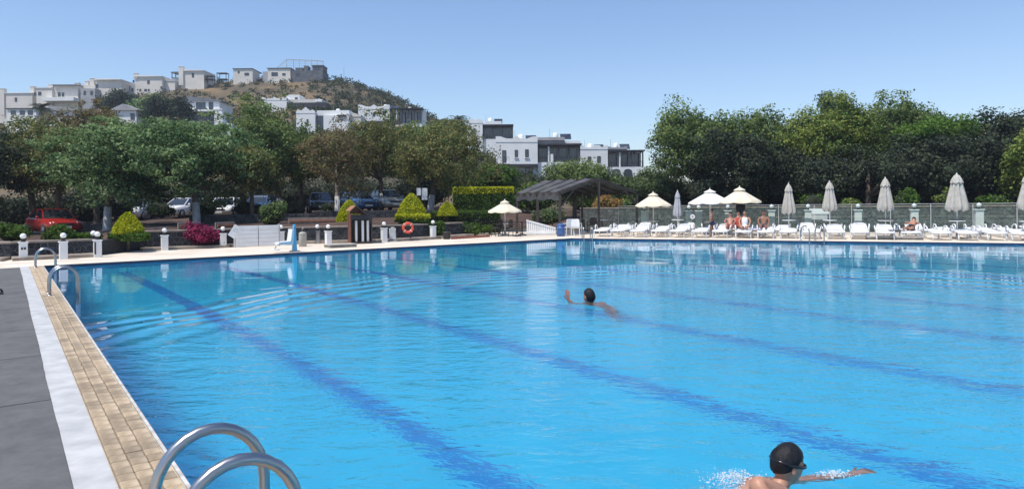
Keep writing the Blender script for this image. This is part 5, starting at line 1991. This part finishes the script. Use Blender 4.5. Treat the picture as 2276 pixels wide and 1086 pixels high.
# ------------------------------------------------------------------ shade canopy and what stands under it
eL, rN, eR, rF, eF = Vector((2.45, 34.2, 2.16)), Vector((4.72, 36.2, 2.92)), Vector((7.2, 38.4, 2.22)), Vector((1.9, 39.4, 2.92)), Vector((.28, 37.2, 2.16))
eB = eR + (rF - rN)
sc_root = thing('shade_canopy', 'dark timber shade canopy with grey fabric gable roof at the far corner', 'canopy', (eL.x, eL.y, 0))
o0 = Vector((eL.x, eL.y, 0))


def beam(a, b, w, h, name, m, parent):
    a, b = Vector(a), Vector(b)
    t = (b - a).normalized()
    s = t.cross(Vector((0, 0, 1)))
    s = s.normalized() if s.length > 1e-4 else Vector((1, 0, 0))
    u = s.cross(t)
    v = [tuple(p + s * x * w / 2 + u * y * h / 2 - o0) for p in (a, b) for x, y in ((-1, -1), (1, -1), (1, 1), (-1, 1))]
    return MB().add(v, [(3, 2, 1, 0), (4, 5, 6, 7), (0, 1, 5, 4), (1, 2, 6, 5), (2, 3, 7, 6), (3, 0, 4, 7)]).build(name, m, parent)


for a, b in ((eL, eF), (rN, rF), (eR, eB)):
    beam(a, b, .12, .16, 'purlin', 'dark_wood', sc_root)
for t in (0, .25, .5, .75, 1):
    beam(eL.lerp(eF, t) + Vector((0, 0, .01)), rN.lerp(rF, t) + Vector((0, 0, .01)), .1, .14, 'rafter', 'dark_wood', sc_root)
    beam(eR.lerp(eB, t) + Vector((0, 0, .01)), rN.lerp(rF, t) + Vector((0, 0, .01)), .1, .14, 'rafter', 'dark_wood', sc_root)
for (a0, a1, b0, b1) in ((eL, eF, rN, rF), (eR, eB, rN, rF)):
    for k in range(4):
        t0, t1 = k / 4 + .025, (k + 1) / 4 - .025
        v, f = [], []
        for i in range(7):
            u = i / 6
            for j in range(5):
                w = t0 + (t1 - t0) * j / 4
                q = a0.lerp(a1, w).lerp(b0.lerp(b1, w), u)
                v.append(tuple(q - o0 + Vector((0, 0, .13 - .07 * math.sin(math.pi * j / 4) * (1 + .4 * math.sin(k * 2 + i))))))
        for i in range(6):
            for j in range(4):
                a = i * 5 + j
                f.append((a, a + 1, a + 6, a + 5))
        top = MB().add(v, f).build('fabric_panel', 'shade_cloth', sc_root, True)
# hanging front valance
v, f = [], []
for i in range(25):
    q = eL.lerp(eF, i / 24) - o0
    for z in (.05, -.15, -.32 - .05 * math.sin(i * .9)):
        v.append((q.x - .03 + .02 * math.sin(i * 1.7), q.y - .06, q.z + z))
for i in range(24):
    for j in range(2):
        a = i * 3 + j
        f.append((a, a + 1, a + 4, a + 3))
MB().add(v, f).build('valance', 'shade_cloth', sc_root, True)
for q in (eL, eF, eR, eB, eL.lerp(eF, .5), rN):
    beam((q.x, q.y, 0), (q.x, q.y, q.z - .06), .13, .13, 'post', 'dark_wood', sc_root)
for a, b in ((eL, rN), (eR, rN)):
    q = a.lerp(b, .35)
    beam((a.x, a.y, a.z - .7), tuple(q - Vector((0, 0, .05))), .08, .08, 'brace', 'dark_wood', sc_root)

# white picket ramp
pr0, pr1 = G(1172, 524), G(1232, 524)
pf = thing('picket_fence', 'white slatted ramp fence sloping down under the shade canopy', 'fence', pr0)
ln = (pr1 - pr0).length
for k in range(14):
    x = ln * k / 13
    z = .82 - .42 * k / 13
    MB().rbox((x - .045, -.012, .03), (x + .045, .012, z), .004).build('slat', 'white_paint', pf)
MB().prism([(-.06, .84), (-.06, .76), (ln + .06, .34), (ln + .06, .42)], -.04, -.0125, 'y').build('rail', 'white_paint', pf)
MB().prism([(-.06, .22), (-.06, .14), (ln + .06, .1), (ln + .06, .18)], -.04, -.0125, 'y').build('rail', 'white_paint', pf)


def bin_(px, yb, h, r, m, label):
    b = thing('barrel_bin', label, 'bin', G(px, yb))
    MB().lathe([(r * .85, 0), (r, .03), (r, h * .3), (r * 1.04, h * .32), (r, h * .35), (r, h * .66), (r * 1.04, h * .68), (r, h * .71), (r, h)], 18).build('body', m, b, True)
    MB().lathe([(r * 1.06, h + .001), (r * 1.06, h + .04), (r * .7, h + .09), (.02, h + .1)], 18).build('lid', m, b, True)


bin_(1246, 525, .55, .2, 'bin_blue', 'blue barrel bin beside the canopy\'s front post')


def chair(px, yb, rz, m, label):
    c = thing('garden_chair', label, 'chair', G(px, yb), rz, 'chairs near the shade canopy')
    MB().rbox((-.22, -.22, .4), (.22, .22, .44), .012).build('seat', m, c)
    MB().prism([(-.22, .46), (.22, .46), (.2, .82), (.12, .86), (-.12, .86), (-.2, .82)], .2, .235, 'y').build('backrest', m, c)
    for x in (-.2, .2):
        for y in (-.2, .2):
            MB().tube([(x, y, .4), (x * 1.1, y * 1.1, 0.004)], .02, 6).build('leg', m, c)
        MB().tube([(x * 1.1, -.18, .44), (x * 1.15, -.16, .62), (x * 1.15, .18, .64)], .018, 6).build('armrest', m, c)
    return c


def table(px, yb, r, h, m, label):
    t = thing('garden_table', label, 'table', G(px, yb), 0, 'tables near the shade canopy')
    MB().lathe([(.03, h - .03), (r, h - .02), (r, h), (.03, h)], 20).build('table_top', m, t)
    MB().tube([(0, 0, .02), (0, 0, h - .03)], .035, 8).build('column', 'black_metal', t)
    for k in range(4):
        a = R(45 + 90 * k)
        MB().tube([(0, 0, .1), (.32 * math.cos(a), .32 * math.sin(a), .02)], .02, 6).build('foot', 'black_metal', t)


chair(1263, 523.5, R(200), 'white_plastic', 'white garden chair just right of the blue barrel bin')
chair(1281, 524, R(160), 'white_plastic', 'second white garden chair from the blue bin, beside the corner ladder')
chair(1316, 517, R(190), 'dark_wood', 'dark garden chair right of the corner ladder')
chair(1200, 516, R(20), 'dark_wood', 'dark garden chair behind the white ramp fence')
chair(1104, 525, R(-60), 'dark_wood', 'dark garden chair left of the cream parasol pole')
chair(1143, 525.5, R(60), 'dark_wood', 'dark garden chair right of the cream parasol pole')
table(1160, 523, .42, .72, 'dark_wood', 'dark round table at the canopy\'s left post')
table(1298, 513, .5, .74, 'pale_bark', 'pale round table under the right side of the canopy')
table(1338, 516, .4, .7, 'white_plastic', 'white round table at the canopy end of the lounger row')


# ------------------------------------------------------------------ people
EDG = [('pelvis', 'waist'), ('waist', 'chest'), ('chest', 'neck'), ('neck', 'jaw'), ('jaw', 'brow'), ('brow', 'crown'),
       ('chest', 'sl'), ('sl', 'el'), ('el', 'wl'), ('chest', 'sr'), ('sr', 'er'), ('er', 'wr'),
       ('pelvis', 'hl'), ('hl', 'kl'), ('kl', 'al'), ('al', 'tl'), ('pelvis', 'hr'), ('hr', 'kr'), ('kr', 'ar'), ('ar', 'tr')]
RAD = dict(pelvis=.125, waist=.115, chest=.135, neck=.052, jaw=.068, brow=.088, crown=.06, sl=.066, el=.043, wl=.03, sr=.066, er=.043, wr=.03,
           hl=.09, kl=.056, al=.038, tl=.032, hr=.09, kr=.056, ar=.038, tr=.032)


def skin_mesh(name, pts, edges, rads, root_i, material, parent, sub=2):
    me = bpy.data.meshes.new(name)
    me.from_pydata([tuple(p) for p in pts], edges, [])
    o = bpy.data.objects.new(name, me)
    COL.objects.link(o)
    md = o.modifiers.new('skin', 'SKIN')
    md.use_smooth_shade = True
    md.branch_smoothing = .6
    if not me.skin_vertices:
        me.skin_vertices.new() if hasattr(me.skin_vertices, 'new') else None
    for i, r_ in enumerate(rads):
        sv = me.skin_vertices[0].data[i]
        sv.radius = (r_, r_) if isinstance(r_, float) else r_
        sv.use_root = (i == root_i)
    ss = o.modifiers.new('sub', 'SUBSURF')
    ss.levels = ss.render_levels = sub
    dg = bpy.context.evaluated_depsgraph_get()
    nm = bpy.data.meshes.new_from_object(o.evaluated_get(dg))
    bpy.data.objects.remove(o)
    nm.materials.clear()
    nm.materials.append(MATS[material])
    r = bpy.data.objects.new(name, nm)
    COL.objects.link(r)
    r.parent = parent
    return r


def add_hand(pts, edges, rads, wi, d, n, s=1.0, curl=.35):
    """Palm and five fingers growing from wrist vertex wi; d along the hand, n out of the back of the hand."""
    d, n = Vector(d).normalized(), Vector(n).normalized()
    a = d.cross(n).normalized()
    w = Vector(pts[wi])
    k = len(pts)
    pts.append(w + d * .065 * s)
    rads.append((.036 * s, .022 * s))
    edges.append((wi, k))
    for off, l in ((-.033, .062), (-.011, .078), (.011, .074), (.032, .06)):
        b = len(pts)
        q = w + d * .098 * s + a * off * s
        pts.append(q)
        rads.append(.0095 * s)
        q2 = q + (d * math.cos(curl) - n * math.sin(curl)) * l * .55 * s
        pts.append(q2)
        rads.append(.0088 * s)
        q3 = q2 + (d * math.cos(curl * 2) - n * math.sin(curl * 2)) * l * .5 * s
        pts.append(q3)
        rads.append(.0075 * s)
        edges += [(k, b), (b, b + 1), (b + 1, b + 2)]
    b = len(pts)
    q = w + d * .04 * s - a * .036 * s
    pts.append(q)
    rads.append(.0115 * s)
    q2 = q + (d * .7 - a * .6 - n * .2).normalized() * .04 * s
    pts.append(q2)
    rads.append(.010 * s)
    pts.append(q2 + (d * .9 - a * .2).normalized() * .03 * s)
    rads.append(.008 * s)
    edges += [(wi, b), (b, b + 1), (b + 1, b + 2)]


def head_bits(root, c, fwd, up, skin, hair=True, s=1.0, goggles=False, long_hair=False, detail=8):
    """Face and hair on a head whose middle is c."""
    fwd, up = Vector(fwd).normalized(), Vector(up).normalized()
    up = (up - fwd * up.dot(fwd)).normalized()
    rt = fwd.cross(up)
    M = Matrix(((rt.x, fwd.x, up.x, c.x), (rt.y, fwd.y, up.y, c.y), (rt.z, fwd.z, up.z, c.z), (0, 0, 0, 1))) @ Matrix.Scale(s, 4)
    # skull and face volume
    v, f = [], []
    NN, MM = 20, 14
    for i in range(MM + 1):
        t = math.pi * i / MM
        for j in range(NN):
            a = 2 * math.pi * j / NN
            x, y, z = math.sin(t) * math.cos(a), math.sin(t) * math.sin(a), -math.cos(t)
            w = .076 * (1 - .20 * max(0, -z) ** 1.5)
            dy = .098 if y < 0 else .088
            yy = y * dy * (1 - .12 * max(0, -z))
            if y > 0 and z < -.2:
                yy += .012 * (-z)
            v.append((x * w, yy + .004, z * .117))
    for i in range(MM):
        for j in range(NN):
            a, b = i * NN + j, i * NN + (j + 1) % NN
            f.append((a, b, b + NN, a + NN))
    hd = MB().add(v, f, M).build('face', skin, root, True)
    MB().add([(-.012, .082, -.028), (.012, .082, -.028), (.0, .108, -.03), (0, .086, .018), (0, .082, -.038)], [(0, 2, 3), (2, 1, 3), (0, 4, 2), (4, 1, 2)], M).build('nose', skin, hd, True)
    MB().ball((0, .079, -.058), .022, 10, 6, (1, .35, .3), M).build('mouth', 'lip', hd, True)
    for sx in (-1, 1):
        MB().ball((sx * .077, -.005, -.012), .03, 10, 8, (.35, .7, 1), M).build('ear', skin, hd, True)
        if not goggles:
            e = MB().ball((sx * .03, .078, .012), .012, 8, 6, (1, .6, .7), M).build('eye', 'eye_white', hd, True)
            MB().ball((sx * .03, .0845, .012), .006, 8, 6, (1, .5, 1), M).build('iris', 'hair_black', e, True)
        else:
            MB().ball((sx * .033, .08, .014), .026, 12, 8, (1, .62, .68), M).build('goggle', 'goggle_black', hd, True)
    if goggles:
        pts = []
        for k in range(25):
            a = R(-62 - 0) + (R(360 - 56)) * k / 24
            a = math.pi / 2 + R(30) + R(300) * k / 24
            pts.append(tuple(M @ Vector((.088 * math.cos(a), .104 * math.sin(a) - .002, .014 + .004 * max(0, -math.sin(a))))))
        MB().tube(pts, .009 * s, 6).build('goggle_strap', 'goggle_black', hd, True)
    if hair:
        v, f = [], []
        NN, MM = 28, 14
        for i in range(MM + 1):
            for j in range(NN):
                a = 2 * math.pi * j / NN
                front = max(0, math.sin(a))
                sb = math.sin(a)
                tmax = (1.52 + .55 * (-sb) ** .7 + (.25 if long_hair else 0)) if sb < 0 else 1.52 - .42 * sb ** .6
                t = tmax * i / MM
                k = 1 + .03 * math.sin(a * 9 + i) + .02 * math.sin(a * 17 - i * 2) - .12 * max(0, i / MM - .75) / .25
                dy = .112 if math.sin(a) < 0 else .097
                v.append((.088 * k * math.sin(t) * math.cos(a), dy * k * math.sin(t) * math.sin(a) + .0, .128 * math.cos(t) * (1 + .015 * math.sin(a * 7))))
        for i in range(MM):
            for j in range(NN):
                a, b = i * NN + j, i * NN + (j + 1) % NN
                f.append((a, a + NN, b + NN, b))
        MB().add(v, f, M).build('hair', 'hair_black', root, True)
    return hd


def figure(label, loc, rz, J, skin, fwd, hands=True, s=1.0, goggles=False, long_hair=False, group=None, radii=None, sub=2, scale=1.0, ha=None):
    root = thing('person', label, 'person', loc, rz, group)
    root.scale = (scale,) * 3
    names = list(J)
    RR = dict(RAD)
    RR.update(radii or {})
    pts = [Vector(J[k]) for k in names]
    ix = {k: i for i, k in enumerate(names)}
    edges = [(ix[a], ix[b]) for a, b in EDG if a in ix and b in ix]
    rads = [RR[k] * s for k in names]
    if hands:
        for w, e in (('wl', 'el'), ('wr', 'er')):
            if w in ix:
                d, n = (ha or {}).get(w, (Vector(J[w]) - Vector(J[e]), Vector((0, 0, 1))))
                add_hand(pts, edges, rads, ix[w], d, n, s)
    skin_mesh('body', pts, edges, rads, ix['pelvis'], skin, root, sub)
    up = Vector(J['crown']) - Vector(J['jaw'])
    head_bits(root, Vector(J['brow']) * .75 + Vector(J['jaw']) * .25, fwd, up, skin, True, s, goggles, long_hair)
    return root


def band_mesh(name, pts, rads, material, parent, n=14):
    return MB().tube(pts, rads, n).build(name, material, parent, True)


# near swimmer, front crawl
Hc = W(1747, 1030, 3.95)
fw, lf = Vector((.93, .36, 0)).normalized(), Vector((-.36, .93, 0)).normalized()
Z = Vector((0, 0, 1))
rl = lambda a, b, c: fw * a + lf * b + Z * c
hand_l = W(1893, 1050, 4.14) - Hc + Vector((0, 0, -.028))
el_r = W(1668, 1070, 3.62) - Hc
J = dict(pelvis=rl(-.80, -.02, -.30), waist=rl(-.55, -.01, -.27), chest=rl(-.27, -.0, -.21), neck=rl(-.075, -.0, -.135), jaw=rl(-.02, 0, -.065), brow=rl(0, 0, .02), crown=rl(-.01, 0, .065),
         sl=rl(-.13, .17, -.17), el=rl(.16, .14, -.27), wl=hand_l, sr=rl(-.16, -.17, -.115), er=el_r, wr=el_r + Vector((.19, -.14, -.22)),
         hl=rl(-.9, .09, -.32), kl=rl(-1.3, .1, -.42), al=rl(-1.68, .1, -.36), tl=rl(-1.85, .1, -.36), hr=rl(-.9, -.11, -.32), kr=rl(-1.32, -.1, -.36), ar=rl(-1.7, -.1, -.42), tr=rl(-1.87, -.1, -.44))
sw = figure('swimmer in the foreground with black hair and goggles doing front crawl', Hc, 0, J, 'skin_tan', (fw - lf * .12 - Z * .25), True, 1.0, True,
            radii=dict(jaw=.05, brow=.062, crown=.04, sr=.072, er=.052, wr=.034), ha={'wl': (fw + Z * .1, Z - fw * .1), 'wr': (Vector((.6, -.5, -.6)), Vector((.4, .6, .6)))})
band_mesh('swim_shorts', [rl(-.66, -.01, -.285), rl(-.75, -.01, -.295), rl(-.88, -.01, -.31)], [.128, .148, .155], 'cloth_navy', sw)

# far swimmer, seen from behind
Hf = W(1307, 658, 11.35)
fw2, lf2 = Vector((-.62, .78, 0)).normalized(), Vector((-.78, -.62, 0)).normalized()
rl2 = lambda a, b, c: fw2 * a + lf2 * b + Z * c
hw = W(1262, 668, 11.35) - Hf
bk = W(1338, 682, 11.25) - Hf + Vector((0, 0, -.05))
J = dict(pelvis=bk + Vector((.06, -.04, -.28)), waist=bk + Vector((-.03, 0, -.07)), chest=Vector((.16, -.02, -.145)), neck=Vector((.03, 0, -.13)), jaw=Vector((.0, 0, -.07)), brow=Vector((0, 0, .02)), crown=Vector((0, 0, .06)),
         sl=Vector((-.06, -.0, -.19)), el=hw + Vector((.16, .02, -.16)), wl=hw + Vector((.0, 0, -.0)), sr=Vector((.24, .08, -.16)), er=Vector((.3, .3, -.42)), wr=Vector((.16, .46, -.5)),
         hl=bk + Vector((.12, -.12, -.36)), kl=bk + Vector((.16, -.15, -.66)), al=bk + Vector((.2, -.2, -1.0)), tl=bk + Vector((.16, -.24, -1.06)), hr=bk + Vector((.14, .02, -.36)), kr=bk + Vector((.1, .1, -.66)), ar=bk + Vector((.12, .05, -.98)), tr=bk + Vector((.1, .0, -1.06)))
figure('swimmer in mid pool seen from behind, dark hair, one hand raised', Hf, 0, J, 'skin_red', fw2, True, 1.12, radii=dict(jaw=.05, brow=.06, crown=.04, wl=.034), ha={'wl': (Vector((-.1, 0, 1)), Vector((.5, -.8, 0)))}, long_hair=True)

# child standing at the edge
Jst = dict(pelvis=(0, 0, .74), waist=(0, .01, .88), chest=(0, .01, 1.04), neck=(0, 0, 1.2), jaw=(.01, 0, 1.28), brow=(.015, 0, 1.36), crown=(.01, 0, 1.4),
           sl=(0, .15, 1.13), el=(-.03, .2, .92), wl=(.06, .17, .76), sr=(0, -.15, 1.13), er=(.0, -.21, .92), wr=(.1, -.13, .82),
           hl=(0, .08, .68), kl=(.03, .085, .4), al=(-.01, .085, .075), tl=(.1, .1, .035), hr=(0, -.08, .68), kr=(-.03, -.085, .4), ar=(-.06, -.085, .075), tr=(.05, -.1, .035))
pc = G(1582, 526.5)
st = figure('dark-haired child standing at the pool edge in front of the open parasols', pc, R(150), Jst, 'skin_dark', (1, .1, -.1), True, .82, scale=.93)
band_mesh('swim_shorts', [(0, 0, .8), (0, 0, .72), (0, 0, .6)], [.115, .14, .15], 'cloth_navy', st)


# sunbathers on the loungers
def sitting(back, knee=.0):
    c, s_ = math.cos(back), math.sin(back)
    t = lambda r_, y=0, k=0: (.05 + r_ * s_ - k * c, y, .47 + r_ * c + k * s_)
    return dict(pelvis=(.05, 0, .47), waist=t(.17), chest=t(.36), neck=t(.52), jaw=t(.6, 0, .02), brow=t(.685, 0, .025), crown=t(.73, 0, .02),
                sl=t(.44, .17), el=t(.25, .25, .06), wl=t(.1, .2, .2), sr=t(.44, -.17), er=t(.25, -.25, .06), wr=t(.1, -.2, .2),
                hl=(-.02, .09, .455), kl=(-.42, .11, .46 + knee), al=(-.82, .1, .415), tl=(-.9, .11, .5), hr=(-.02, -.09, .455), kr=(-.42, -.11, .46 + knee * .6), ar=(-.8, -.1, .415), tr=(-.88, -.11, .5))


GP = 'people on the sun loungers'


def sunbather(px, off, back, knee, skin, label, wear, hair_long=False, scale=1.0, yaw=0, top=False):
    t = px - 1138
    o2 = C2 + BN * off
    dd = (o2.x * BE.y - o2.y * BE.x) / (t / F * BE.y - BE.x)
    q = Vector((t / F * dd, dd, .0))
    J = sitting(back, knee)
    r = figure(label, q, yawB + yaw, J, skin, (-1, 0, -.1), True, .95, long_hair=hair_long, group=GP, scale=scale)
    P, Wst, Ch = Vector(J['pelvis']), Vector(J['waist']), Vector(J['chest'])
    band_mesh('swimwear', [tuple(P + Vector((-.14, 0, -.005))), tuple(P), tuple(P.lerp(Wst, .5))], [.15, .155, .135], wear, r)
    if top:
        band_mesh('shirt', [tuple(P.lerp(Wst, .4)), tuple(Wst), tuple(Ch), tuple(Ch.lerp(Vector(J['neck']), .55))], [.135, .135, .15, .09], wear, r)
    return r


sunbather(1622, 2.9, R(32), .2, 'skin_red', 'tanned sunbather reclining under the open parasols, left of the pair in red', 'cloth_red')
sunbather(1640, 3.4, R(26), .1, 'skin_red', 'sunbather in red, right of the reclining pair under the open parasols', 'cloth_red', top=True)
sunbather(1655, 2.6, R(4), .05, 'skin_tan', 'person in a white shirt sitting up beside the sunbathers in red', 'cloth_white', True, top=True)
sunbather(1697, 3.3, R(10), .12, 'skin_dark', 'dark-haired person sitting on a lounger under the right open parasol\'s edge', 'cloth_navy', True)
ly = sunbather(2024, 2.7, R(62), .02, 'skin_tan', 'person lying back on a lounger behind the long concrete slab', 'cloth_black', True, yaw=R(-20))

# towels on two loungers
for px, off, m, lab in ((1680, 2.5, 'towel_violet', 'violet towel spread on the lounger beside the seated person'), (1990, 2.4, 'cloth_black', 'black towel over the lounger behind the long concrete slab')):
    t = px - 1138
    o2 = C2 + BN * off
    dd = (o2.x * BE.y - o2.y * BE.x) / (t / F * BE.y - BE.x)
    tw = thing('towel', lab, 'towel', (t / F * dd, dd, .36), yawB)
    v, f = [], []
    for i in range(13):
        for j in range(9):
            x, y = -.55 + 1.0 * i / 12, -.34 + .68 * j / 8
            e = max(0, abs(y) - .28)
            v.append((x, y, .012 * math.sin(i * 1.1 + j) - 2.4 * e))
    for i in range(12):
        for j in range(8):
            a = i * 9 + j
            f.append((a, a + 1, a + 10, a + 9))
    o = MB().add(v, f).build('cloth', m, tw, True)
    so_ = o.modifiers.new('thick', 'SOLIDIFY')
    so_.thickness = .012


# ------------------------------------------------------------------ splash round the near swimmer
def splash(name, label, centre, spread, n, zs, seed):
    g = np.random.default_rng(seed)
    m = MB()
    for k in range(n):
        p = g.normal(size=2) * spread
        r_ = abs(g.normal(0, .0022)) + .0013
        z = ZW + abs(g.normal(0, zs)) * max(0, 1 - np.hypot(p[0] / spread[0], p[1] / spread[1]) / 2.6) + .002
        m.ball((centre.x + p[0], centre.y + p[1], z), r_, 5, 3, (1.2, 1.1, .8))
    o = m.build(name, 'foam', None, True)
    stuff(o, label, 'splash')


splash('splash', 'white splash behind the foreground swimmer\'s shoulder', W(1636, 1046, 4.0), np.array([.085, .075]), 1000, .026, 5)
splash('splash', 'white foam at the foreground swimmer\'s raised arm near the bottom border', W(1660, 1090, 3.66), np.array([.1, .06]), 900, .02, 6)
splash('splash', 'small splash at the foreground swimmer\'s outstretched forearm', W(1850, 1050, 4.1), np.array([.06, .03]), 260, .012, 7)


# ------------------------------------------------------------------ summer haze
hm, hnt, hb = nodes_of('haze')
hnt.nodes.remove(hb)
pv = hnt.nodes.new('ShaderNodeVolumePrincipled')
pv.inputs['Color'].default_value = (.80, .88, 1.0, 1)
pv.inputs['Density'].default_value = .00042
pv.inputs['Anisotropy'].default_value = .2
hnt.links.new(pv.outputs[0], hnt.nodes['Material Output'].inputs['Volume'])
stuff(MB().box((-950, -760, -2.4), (960, 960, 64)).build('haze', 'haze'), 'thin summer haze in the air over the pool and hill', 'haze')
